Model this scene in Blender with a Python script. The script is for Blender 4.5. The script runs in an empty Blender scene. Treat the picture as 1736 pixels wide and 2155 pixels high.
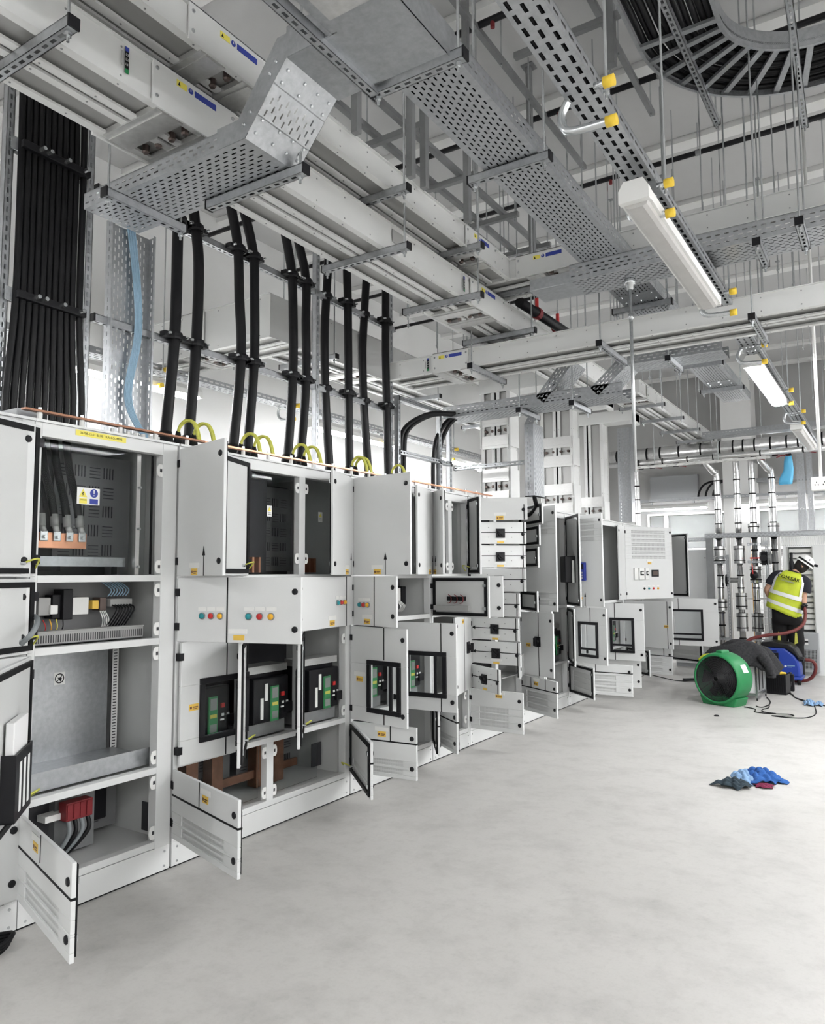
import bpy, bmesh, math, random
from mathutils import Vector, Matrix
random.seed(7)
S = bpy.context.scene
COL = S.collection
V = Vector
# ---------------------------------------------------------------- camera
FPX, YAW, PIT, ROL = 1584.0, 0.571443, 0.083, 0.005568
fw = V((-math.sin(YAW) * math.cos(PIT), math.cos(YAW) * math.cos(PIT), math.sin(PIT)))
rt = V((math.cos(YAW), math.sin(YAW), 0))
dn = fw.cross(rt)
r2 = rt * math.cos(ROL) + dn * math.sin(ROL)
d2 = -rt * math.sin(ROL) + dn * math.cos(ROL)
cd = bpy.data.cameras.new('camera')
cd.sensor_fit = 'HORIZONTAL'
cd.sensor_width = 36.0
cd.lens = FPX / 1736 * 36.0
cam = bpy.data.objects.new('camera', cd)
COL.objects.link(cam)
cam.matrix_world = Matrix(((r2.x, -d2.x, -fw.x, 3.33), (r2.y, -d2.y, -fw.y, 0.0), (r2.z, -d2.z, -fw.z, 1.55), (0, 0, 0, 1)))
S.camera = cam
# ---------------------------------------------------------------- world and exposure
w = bpy.data.worlds.new('world')
S.world = w
w.use_nodes = True
w.node_tree.nodes['Background'].inputs[0].default_value = (0.9, 0.93, 1.0, 1)
w.node_tree.nodes['Background'].inputs[1].default_value = 0.4
S.view_settings.view_transform = 'Standard'
S.view_settings.look = 'None'
S.view_settings.gamma = 1.0
S.view_settings.use_curve_mapping = False
S.view_settings.exposure = 1.95
LIT = 30.0          # radiance of the lit batten luminaires


# ---------------------------------------------------------------- materials
def mat(name, col, rough=0.5, metal=0.0, var=0.0, scale=8.0, bump=0.0, bscale=60.0, emit=0.0, trans=0.0, ior=1.45, alpha=1.0, tex='noise', spec=0.5, stretch=None):
    m = bpy.data.materials.new(name)
    m.use_nodes = True
    nt = m.node_tree
    b = nt.nodes['Principled BSDF']
    b.inputs['Base Color'].default_value = (*col, 1)
    b.inputs['Roughness'].default_value = rough
    b.inputs['Metallic'].default_value = metal
    b.inputs['Specular IOR Level'].default_value = spec
    b.inputs['IOR'].default_value = ior
    if trans:
        b.inputs['Transmission Weight'].default_value = trans
    if alpha < 1:
        b.inputs['Alpha'].default_value = alpha
    if emit:
        b.inputs['Emission Color'].default_value = (*col, 1)
        b.inputs['Emission Strength'].default_value = emit
    if var or bump:
        g = nt.nodes.new('ShaderNodeNewGeometry')
        pos = g.outputs['Position']
        if stretch:
            mp = nt.nodes.new('ShaderNodeMapping')
            mp.inputs['Scale'].default_value = stretch
            nt.links.new(pos, mp.inputs['Vector'])
            pos = mp.outputs['Vector']
    if var:
        if tex == 'noise':
            n = nt.nodes.new('ShaderNodeTexNoise')
            n.inputs['Detail'].default_value = 5
            n.inputs['Roughness'].default_value = 0.6
            out = n.outputs['Fac']
        else:
            n = nt.nodes.new('ShaderNodeTexVoronoi')
            out = n.outputs['Color']
        n.inputs['Scale'].default_value = scale
        nt.links.new(pos, n.inputs['Vector'])
        r = nt.nodes.new('ShaderNodeValToRGB')
        r.color_ramp.elements[0].position = 0.25
        r.color_ramp.elements[1].position = 0.75
        r.color_ramp.elements[0].color = (*[max(0, c * (1 - var)) for c in col], 1)
        r.color_ramp.elements[1].color = (*[min(1, c * (1 + var)) for c in col], 1)
        nt.links.new(out, r.inputs['Fac'])
        nt.links.new(r.outputs['Color'], b.inputs['Base Color'])
    if bump:
        n2 = nt.nodes.new('ShaderNodeTexNoise')
        n2.inputs['Scale'].default_value = bscale
        n2.inputs['Detail'].default_value = 4
        nt.links.new(pos, n2.inputs['Vector'])
        bp = nt.nodes.new('ShaderNodeBump')
        bp.inputs['Strength'].default_value = bump
        bp.inputs['Distance'].default_value = 0.01
        nt.links.new(n2.outputs['Fac'], bp.inputs['Height'])
        nt.links.new(bp.outputs['Normal'], b.inputs['Normal'])
    return m


M = {}
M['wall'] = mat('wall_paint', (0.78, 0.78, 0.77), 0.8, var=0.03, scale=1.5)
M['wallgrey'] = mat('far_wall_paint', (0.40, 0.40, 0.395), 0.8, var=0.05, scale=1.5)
M['gridgrey'] = mat('grille_wire', (0.05, 0.05, 0.052), 0.45)
M['ceiling'] = mat('ceiling_paint', (0.50, 0.50, 0.50), 0.9, var=0.04, scale=2)
M['beam'] = mat('beam_paint', (0.72, 0.72, 0.71), 0.85, var=0.03, scale=2)
M['cab'] = mat('cabinet_powder_coat', (0.67, 0.678, 0.672), 0.42, var=0.015, scale=3, bump=0.04, bscale=400)
M['cabin'] = mat('door_inside_coat', (0.60, 0.608, 0.60), 0.5, var=0.02, scale=3)
M['galv'] = mat('galvanised_steel', (0.44, 0.455, 0.47), 0.38, 0.8, var=0.14, scale=35)
M['galvd'] = mat('dull_galvanised_steel', (0.27, 0.275, 0.28), 0.5, 0.5, var=0.12, scale=9)
M['zinc'] = mat('bright_zinc', (0.62, 0.64, 0.65), 0.25, 0.9, var=0.1, scale=20)
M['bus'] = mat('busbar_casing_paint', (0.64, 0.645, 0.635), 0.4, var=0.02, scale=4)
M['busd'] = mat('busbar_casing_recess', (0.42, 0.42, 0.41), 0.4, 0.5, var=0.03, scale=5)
M['alu'] = mat('raw_aluminium', (0.58, 0.58, 0.57), 0.35, 0.6, var=0.12, scale=30, stretch=(1, 1, 20))
M['black'] = mat('black_rubber', (0.006, 0.006, 0.007), 0.6, spec=.25)
M['cable'] = mat('black_cable_sheath', (0.006, 0.006, 0.007), 0.42, var=0.3, scale=12, spec=.3)
M['blackp'] = mat('black_plastic', (0.010, 0.010, 0.012), 0.42, spec=.3, bump=0.05, bscale=200)
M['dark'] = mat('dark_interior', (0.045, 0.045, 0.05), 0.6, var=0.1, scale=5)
M['barrier'] = mat('barrier_sheet', (0.19, 0.19, 0.195), 0.45, 0.3, var=0.06, scale=6)
M['copper'] = mat('copper', (0.72, 0.36, 0.22), 0.35, 0.85, var=0.12, scale=9)
M['copperdark'] = mat('dark_copper', (0.24, 0.12, 0.075), 0.45, 0.7, var=0.3, scale=14)  # darker copper; for the bottom busbars the compartment's dimness is in this colour
M['bronze'] = mat('dark_bronze', (0.13, 0.10, 0.09), 0.35, 0.6)
M['white'] = mat('white_plastic', (0.78, 0.78, 0.76), 0.45)
M['paper'] = mat('white_paper', (0.80, 0.80, 0.80), 0.8)
M['yellow'] = mat('yellow_label', (0.80, 0.52, 0.09), 0.5)
M['signyellow'] = mat('sign_yellow', (0.80, 0.70, 0.12), 0.5)
M['capyellow'] = mat('yellow_cap', (0.80, 0.55, 0.05), 0.5)
M['orange'] = mat('orange_paint', (0.80, 0.42, 0.05), 0.5)
M['blue'] = mat('sign_blue', (0.03, 0.05, 0.30), 0.5)
M['green'] = mat('green_plastic', (0.018, 0.20, 0.065), 0.45)
M['dispgreen'] = mat('control_unit_green', (0.06, 0.32, 0.12), 0.45)
M['lime'] = mat('earth_wire_lime', (0.52, 0.52, 0.09), 0.5, var=0.25, scale=40)
M['teal'] = mat('teal_button', (0.02, 0.25, 0.28), 0.35)
M['red'] = mat('red_button', (0.55, 0.03, 0.03), 0.4)
M['amber'] = mat('amber_button', (0.80, 0.42, 0.03), 0.35)
M['reddark'] = mat('red_cover', (0.20, 0.018, 0.022), 0.5)
M['greydev'] = mat('grey_device', (0.36, 0.36, 0.35), 0.5)
M['bluecable'] = mat('pale_blue_cable', (0.30, 0.45, 0.58), 0.5, var=0.1, scale=30)
M['greycable'] = mat('grey_cable', (0.22, 0.24, 0.25), 0.5)
M['glass'] = mat('clear_polycarbonate', (0.9, 0.92, 0.92), 0.03, trans=1.0, ior=1.12)
M['pane'] = mat('partition_glass', (0.92, 0.94, 0.94), 0.05, trans=1.0, ior=1.1)
M['foil'] = mat('foil_lagging', (0.72, 0.72, 0.72), 0.28, 0.9, var=0.18, scale=11, bump=0.5, bscale=25)
M['steel'] = mat('pipe_cladding', (0.55, 0.55, 0.55), 0.22, 0.95, var=0.08, scale=5)
M['lit'] = mat('lit_diffuser', (0.985, 0.99, 1.0), 0.5, emit=LIT)
M['diff'] = mat('unlit_diffuser', (0.47, 0.46, 0.445), 0.35, var=0.08, scale=10)
M['lumb'] = mat('luminaire_body', (0.74, 0.74, 0.72), 0.5)
M['door'] = mat('panel_white', (0.72, 0.73, 0.73), 0.45)
M['greyunit'] = mat('grey_unit', (0.34, 0.35, 0.36), 0.55)
M['fabric'] = mat('charcoal_fabric', (0.026, 0.026, 0.028), 0.95, var=0.6, scale=40, bump=0.5, bscale=90)
M['bluerag'] = mat('blue_cloth', (0.025, 0.10, 0.32), 0.95, var=0.2, scale=30, bump=0.4, bscale=120)
M['palerag'] = mat('pale_blue_cloth', (0.19, 0.31, 0.48), 0.95, var=0.15, scale=30, bump=0.3)
M['slaterag'] = mat('slate_cloth', (0.025, 0.04, 0.052), 0.95, var=0.3, scale=30, bump=0.4)
M['magenta'] = mat('magenta_cloth', (0.16, 0.015, 0.05), 0.95)
M['vacblue'] = mat('vacuum_blue', (0.015, 0.045, 0.30), 0.4)
M['hose'] = mat('red_hose', (0.13, 0.022, 0.02), 0.5)
M['hivis'] = mat('hi_vis_yellow', (0.50, 0.58, 0.035), 0.7, var=0.14, scale=9)
M['reflect'] = mat('reflective_tape', (0.72, 0.73, 0.72), 0.4)
M['shirt'] = mat('navy_shirt', (0.014, 0.014, 0.022), 0.9)
M['trouser'] = mat('black_trousers', (0.007, 0.0065, 0.007), 0.9, var=0.3, scale=10)
M['skin'] = mat('skin', (0.50, 0.29, 0.20), 0.55)
M['hair'] = mat('dark_hair', (0.015, 0.011, 0.009), 0.8)
M['bluebag'] = mat('blue_film', (0.12, 0.50, 0.80), 0.3)
# floor: polished concrete with mottling, scuffs and dust
fm = mat('concrete_floor', (0.56, 0.555, 0.53), 0.42)
nt = fm.node_tree
b = nt.nodes['Principled BSDF']
g = nt.nodes.new('ShaderNodeNewGeometry')
prev = None
for sc, lo, hi, c0, c1 in ((0.9, 0.3, 0.7, 0.93, 1.05), (3.2, 0.30, 0.52, 0.86, 1.03), (14.0, 0.28, 0.5, 0.92, 1.02), (60.0, 0.25, 0.5, 0.94, 1.02)):
    n = nt.nodes.new('ShaderNodeTexNoise')
    n.inputs['Scale'].default_value = sc
    n.inputs['Detail'].default_value = 8
    n.inputs['Roughness'].default_value = 0.65
    nt.links.new(g.outputs['Position'], n.inputs['Vector'])
    mr = nt.nodes.new('ShaderNodeMapRange')
    mr.inputs['From Min'].default_value = lo
    mr.inputs['From Max'].default_value = hi
    mr.inputs['To Min'].default_value = c0
    mr.inputs['To Max'].default_value = c1
    nt.links.new(n.outputs['Fac'], mr.inputs['Value'])
    if prev is None:
        prev = mr.outputs['Result']
    else:
        mu = nt.nodes.new('ShaderNodeMath')
        mu.operation = 'MULTIPLY'
        nt.links.new(prev, mu.inputs[0])
        nt.links.new(mr.outputs['Result'], mu.inputs[1])
        prev = mu.outputs[0]
mx = nt.nodes.new('ShaderNodeVectorMath')
mx.operation = 'SCALE'
mx.inputs[0].default_value = (0.47, 0.46, 0.44)
nt.links.new(prev, mx.inputs['Scale'])
nt.links.new(mx.outputs['Vector'], b.inputs['Base Color'])
b.inputs['Specular IOR Level'].default_value = 0.35
M['floor'] = fm


# ---------------------------------------------------------------- mesh builder
class MB:
    def __init__(s, mx=None):
        s.v = []
        s.f = []
        s.mx = mx

    def add(s, vs, fs):
        o = len(s.v)
        if s.mx is not None:
            vs = [s.mx @ V(p) for p in vs]
        s.v += [tuple(p) for p in vs]
        s.f += [tuple(i + o for i in f) for f in fs]
        return s

    def box(s, x0, x1, y0, y1, z0, z1):
        vs = [(x, y, z) for z in (z0, z1) for y in (y0, y1) for x in (x0, x1)]
        return s.add(vs, [(0, 2, 3, 1), (4, 5, 7, 6), (0, 1, 5, 4), (2, 6, 7, 3), (0, 4, 6, 2), (1, 3, 7, 5)])

    def bar(s, p, q, w, h, up=(0, 0, 1)):
        p = V(p)
        q = V(q)
        d = (q - p).normalized()
        u = V(up)
        sd = d.cross(u)
        if sd.length < 1e-5:
            sd = d.cross(V((1, 0, 0)))
        sd.normalize()
        u = sd.cross(d).normalized()
        a = sd * w / 2
        c = u * h / 2
        vs = [e + i * a + j * c for e in (p, q) for j in (-1, 1) for i in (-1, 1)]
        return s.add(vs, [(0, 2, 3, 1), (4, 5, 7, 6), (0, 1, 5, 4), (2, 6, 7, 3), (0, 4, 6, 2), (1, 3, 7, 5)])

    def tube(s, path, r, n=8, caps=True, closed=False):
        pts = [V(p) for p in path]
        L = len(pts)
        rr = r if isinstance(r, (list, tuple)) else [r] * L
        up = None
        vs = []
        for i, p in enumerate(pts):
            if closed:
                t = pts[(i + 1) % L] - pts[i - 1]
            else:
                t = pts[min(i + 1, L - 1)] - pts[max(i - 1, 0)]
            t.normalize()
            if up is None:
                up = V((0, 0, 1)) if abs(t.z) < 0.9 else V((1, 0, 0))
            a = t.cross(up)
            if a.length < 1e-5:
                a = t.cross(V((0, 1, 0)))
            a.normalize()
            up = a.cross(t).normalized()
            for k in range(n):
                an = 2 * math.pi * k / n
                vs.append(p + (a * math.cos(an) + up * math.sin(an)) * rr[i])
        fs = []
        for i in range(L if closed else L - 1):
            j = (i + 1) % L
            for k in range(n):
                m = (k + 1) % n
                fs.append((i * n + k, i * n + m, j * n + m, j * n + k))
        if caps and not closed:
            fs.append(tuple(range(n - 1, -1, -1)))
            fs.append(tuple((L - 1) * n + k for k in range(n)))
        return s.add(vs, fs)

    def cyl(s, p, q, r, n=12):
        return s.tube([p, q], r, n)

    def lathe(s, prof, c=(0, 0, 0), ax=(0, 0, 1), n=20, closed=False):
        ax = V(ax).normalized()
        a = ax.cross(V((0, 0, 1)))
        if a.length < 1e-4:
            a = V((1, 0, 0))
        a.normalize()
        e = ax.cross(a)
        c = V(c)
        vs = []
        for r, h in prof:
            for k in range(n):
                t = 2 * math.pi * k / n
                vs.append(c + ax * h + (a * math.cos(t) + e * math.sin(t)) * r)
        fs = []
        L = len(prof)
        for i in range(L if closed else L - 1):
            j = (i + 1) % L
            for k in range(n):
                m = (k + 1) % n
                fs.append((i * n + k, i * n + m, j * n + m, j * n + k))
        return s.add(vs, fs)

    def prism(s, poly, d):
        n = len(poly)
        d = V(d)
        vs = [V(p) for p in poly] + [V(p) + d for p in poly]
        fs = [tuple(range(n - 1, -1, -1)), tuple(range(n, 2 * n))]
        for i in range(n):
            j = (i + 1) % n
            fs.append((i, j, n + j, n + i))
        return s.add(vs, fs)

    def loft(s, rings, caps=True):
        n = len(rings[0])
        vs = [p for r in rings for p in r]
        fs = []
        for i in range(len(rings) - 1):
            for k in range(n):
                m = (k + 1) % n
                fs.append((i * n + k, i * n + m, (i + 1) * n + m, (i + 1) * n + k))
        if caps:
            fs.append(tuple(range(n - 1, -1, -1)))
            fs.append(tuple((len(rings) - 1) * n + k for k in range(n)))
        return s.add(vs, fs)

    def perf(s, O, U, W, L, wd, pu=0.05, pv=0.025, su=0.026, sv=0.0075, mg=0.012, stag=True):
        """sheet with punched slots: real openings, slots run along U"""
        O = V(O)
        U = V(U).normalized()
        W = V(W).normalized()
        vs = []
        fs = []

        def P(a, c):
            vs.append(O + U * a + W * c)
            return len(vs) - 1

        def quad(a0, a1, c0, c1):
            fs.append((P(a0, c0), P(a1, c0), P(a1, c1), P(a0, c1)))
        rows = max(1, int((wd - 2 * mg) / pv))
        mg = (wd - rows * pv) / 2
        if mg > 1e-4:
            quad(0, L, 0, mg)
            quad(0, L, wd - mg, wd)
        for r in range(rows):
            c0 = mg + r * pv
            off = pu / 2 if (stag and r % 2) else 0.0
            k = int((L - off) / pu)
            if off:
                quad(0, off, c0, c0 + pv)
            for i in range(k):
                a0 = off + i * pu
                a1 = a0 + pu
                ia, ib = a0 + (pu - su) / 2, a1 - (pu - su) / 2
                ja, jb = c0 + (pv - sv) / 2, c0 + (pv + sv) / 2
                o = [P(a0, c0), P(a1, c0), P(a1, c0 + pv), P(a0, c0 + pv)]
                n = [P(ia, ja), P(ib, ja), P(ib, jb), P(ia, jb)]
                for q in range(4):
                    t = (q + 1) % 4
                    fs.append((o[q], o[t], n[t], n[q]))
            if off + k * pu < L - 1e-4:
                quad(off + k * pu, L, c0, c0 + pv)
        return s.add(vs, fs)

    def build(s, name, m, parent=None, smooth=False, bevel=0.0, kind=None, label=None):
        me = bpy.data.meshes.new(name)
        me.from_pydata(s.v, [], s.f)
        me.update()
        me.materials.append(M[m] if isinstance(m, str) else m)
        if smooth:
            for p in me.polygons:
                p.use_smooth = len(p.vertices) <= 4
        o = bpy.data.objects.new(name, me)
        COL.objects.link(o)
        if parent is not None:
            o.parent = parent
        if bevel:
            bv = o.modifiers.new('bevel', 'BEVEL')
            bv.width = bevel
            bv.segments = 2
            bv.limit_method = 'ANGLE'
        if kind:
            o['kind'] = kind
        if label:
            o['label'] = label
        return o


def thing(name, label, cat, group=None, loc=None):
    o = bpy.data.objects.new(name, None)
    COL.objects.link(o)
    o.empty_display_size = 0.1
    o['label'] = label
    o['category'] = cat
    if group:
        o['group'] = group
    return o


def tag(o, label, cat, group=None):
    o['label'] = label
    o['category'] = cat
    if group:
        o['group'] = group
    return o


def struct(o):
    o['kind'] = 'structure'
    return o


def dup(o, delta, parent=None):
    c = o.copy()
    COL.objects.link(c)
    c.parent = parent
    if parent is None:
        c.location = o.location + V(delta)
    for ch in o.children:
        dup(ch, (0, 0, 0), c)
    return c


def smooth_path(pts, n=6):
    pts = [V(p) for p in pts]
    out = []
    for i in range(len(pts) - 1):
        p0 = pts[max(i - 1, 0)]
        p1, p2 = pts[i], pts[i + 1]
        p3 = pts[min(i + 2, len(pts) - 1)]
        for k in range(n):
            t = k / n
            out.append(0.5 * ((2 * p1) + (p2 - p0) * t + (2 * p0 - 5 * p1 + 4 * p2 - p3) * t * t + (3 * p1 - p0 - 3 * p2 + p3) * t ** 3))
    out.append(pts[-1])
    return out


def text_mesh(body, size, mx, extrude=0.0006):
    cu = bpy.data.curves.new('lettering', 'FONT')
    cu.body = body
    cu.size = size
    cu.align_x = 'CENTER'
    cu.align_y = 'CENTER'
    cu.extrude = extrude
    cu.resolution_u = 2
    o = bpy.data.objects.new('lettering', cu)
    COL.objects.link(o)
    dg = bpy.context.evaluated_depsgraph_get()
    me = bpy.data.meshes.new_from_object(o.evaluated_get(dg))
    bpy.data.objects.remove(o)
    mb = MB(mx)
    mb.add([v.co.copy() for v in me.vertices], [tuple(p.vertices) for p in me.polygons])
    return mb


def frame_mx(O, U, W):
    """matrix whose local x runs along U, local y along W, local z along U x W"""
    U = V(U).normalized()
    W = V(W).normalized()
    N = U.cross(W)
    return Matrix(((U.x, W.x, N.x, O[0]), (U.y, W.y, N.y, O[1]), (U.z, W.z, N.z, O[2]), (0, 0, 0, 1)))
# ================================================================ ROOM SHELL
XL, XR, YF, YB, ZC = -3.0, 7.0, -3.0, 16.0, 5.6
struct(MB().box(XL, XR, YF, YB, -0.15, 0).build('floor', 'floor'))
wl = struct(MB().box(XL - 0.2, XL, YF, YB, 0, ZC).build('wall_left', 'wall'))
struct(MB().box(XR, XR + 0.2, YF, YB, 0, ZC).build('wall_right', 'wall'))
struct(MB().box(XL, XR, YF - 0.2, YF, 0, ZC).build('wall_front', 'wall'))
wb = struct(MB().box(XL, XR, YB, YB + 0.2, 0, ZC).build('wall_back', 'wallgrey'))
ce = struct(MB().box(XL, XR, YF, YB, ZC + 0.06, ZC + 0.3).build('ceiling', 'ceiling'))
yy = YF
k = 0
while yy < YB - 0.1:
    y1 = min(yy + 1.25, YB)
    MB().box(XL, XR, yy + 0.16, y1 - 0.01, ZC, ZC + 0.06).build('plank', 'ceiling', ce)
    MB().box(XL, XR, yy, yy + 0.16, ZC - 0.05, ZC + 0.06).build('joint_strip', 'beam', ce)
    yy += 1.25
for i, (y, z) in enumerate(((4.35, 5.3), (5.55, 5.3), (6.85, 5.32), (8.05, 5.3), (9.3, 5.3))):
    t = thing('sprinkler_pipe', 'thin dark pipe slung under the ceiling, %s one from the camera' % ('first', 'second', 'third', 'fourth', 'fifth')[i], 'pipe', 'dark pipes under the ceiling')
    MB().cyl((XL, y, z), (XR, y, z), 0.024, 8).build('pipe', 'blackp', t, True)
    for x in (0.4, 2.0, 3.6, 5.2):
        MB().cyl((x, y, z), (x, y, ZC), 0.006, 6).build('hanger_rod', 'zinc', t)
        MB().cyl((x - .02, y, z), (x + .02, y, z), 0.03, 8).build('clamp', 'galvd', t)
    MB().cyl((1.2, y, z - 0.06), (1.2, y, z), 0.016, 8).build('sprinkler_head', 'reddark', t)


# ================================================================ LUMINAIRES
def batten(x, y0, y1, z, lit, label, axis='y', group=None, hang=True):
    t = thing('batten_luminaire', label, 'light', group)
    hw = 0.06
    mx = Matrix.Translation((x, y0, z)) if axis == 'y' else Matrix.Translation((x, y0, z)) @ Matrix.Rotation(-math.pi / 2, 4, 'Z')
    L = y1 - y0

    def ex(poly, a, b):
        m = MB(mx)
        m.prism([(px, a, pz) for px, pz in poly], (0, b - a, 0))
        return m
    ex([(-hw * 1.1, -0.012), (-hw * 1.1, 0.035), (-hw * .7, 0.075), (hw * .7, 0.075), (hw * 1.1, 0.035), (hw * 1.1, -0.012)], 0.006, L - .006).build('body', 'lumb', t)
    ex([(-hw * .9, -0.01), (-hw * .8, -0.03), (-hw * .5, -0.038), (hw * .5, -0.038), (hw * .8, -0.03), (hw * .9, -0.01)], 0.035, L - 0.035).build('diffuser', 'lit' if lit else 'diff', t)
    for a in (0.0, L - 0.035):
        ex([(-hw * 1.12, -0.02), (-hw * 1.12, 0.036), (-hw * .72, 0.077), (hw * .72, 0.077), (hw * 1.12, 0.036), (hw * 1.12, -0.02)], a, a + 0.035).build('end_cap', 'lumb', t)
    if hang:
        for a in (L * .2, L * .8):
            m = MB(mx)
            m.box(-0.02, 0.02, a - .015, a + .015, 0.07, 0.12)
            m.build('fixing_clip', 'galv', t)
    return t


batten(2.425, 3.23, 4.84, 3.215, False, 'long unlit grey batten light under the slotted channel tray')
batten(2.425, 6.45, 8.1, 3.215, True, 'brightly lit batten light under the far stretch of slotted tray')
batten(2.425, 9.6, 11.3, 3.215, False, 'dark batten light at the right edge beyond the lit one')
for i, (x, y) in enumerate(((4.3, -2.8), (5.4, 0.6), (4.3, 3.9), (4.3, 6.6), (4.3, 9.3), (4.3, 12.0), (6.4, -2.6), (6.4, 2.8), (6.4, 5.8), (6.4, 9.0), (0.9, -2.85))):  # unseen fill lights, added to brighten the floor and cabinet fronts
    batten(x, y, y + 1.6, 3.4, True, 'added fill batten light over the open floor, unseen out of the picture, number %s' % ('one', 'two', 'three', 'four', 'five', 'six', 'seven', 'eight', 'nine', 'ten', 'eleven')[i], group='added fill lights out of view', hang=False)
    lt = thing('suspension_wire', 'thin steel wires added to carry fill batten number %s over the open floor' % ('one', 'two', 'three', 'four', 'five', 'six', 'seven', 'eight', 'nine', 'ten', 'eleven')[i], 'wire', 'added fill light wires')
    for a in (0.3, 1.3):
        MB().cyl((x, y + a, 3.47), (x, y + a, ZC), 0.003, 5).build('wire', 'zinc', lt)
# corridor behind the cabinets
for i, (y, z, lit) in enumerate(((3.0, 3.2, True), (6.3, 3.2, True), (9.0, 3.2, True), (-0.6, 3.2, True))):
    batten(-2.05, y, y + 1.7, z, lit, ('lit batten light behind the black riser cables', 'lit batten light behind the far riser cables', 'lit batten light near the end of the rear corridor', 'lit batten light in the rear corridor beside the camera')[i])
# lights in front of the far wall
for i, (x, w) in enumerate(((-1.05, 1.35), (0.85, 1.0))):
    batten(x, 15.3, 15.3 + w, 2.84, True, ('long lit batten in front of the far wall, left of the pipes', 'lit batten in front of the far wall behind the pipes')[i], axis='x')
batten(2.05, 15.3, 16.4, 2.84, True, 'lit batten in front of the far wall, right of the pipes', axis='x')
# ================================================================ SWITCHGEAR
TOP = 2.27
DX = 0.9


def dmx(y0, side, th, x=0.012):
    a = math.radians(th)
    U = V((math.sin(a), side * math.cos(a), 0))
    N = V((math.cos(a), -side * math.sin(a), 0))
    return Matrix(((U.x, N.x, 0, x), (U.y, N.y, 0, y0), (0, 0, 1, 0), (0, 0, 0, 1)))


def ring(m, a0, a1, c0, c1, wd, n0, n1):
    m.box(a0, a1, n0, n1, c0, c0 + wd)
    m.box(a0, a1, n0, n1, c1 - wd, c1)
    m.box(a0, a0 + wd, n0, n1, c0 + wd, c1 - wd)
    m.box(a1 - wd, a1, n0, n1, c0 + wd, c1 - wd)
    return m


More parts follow.
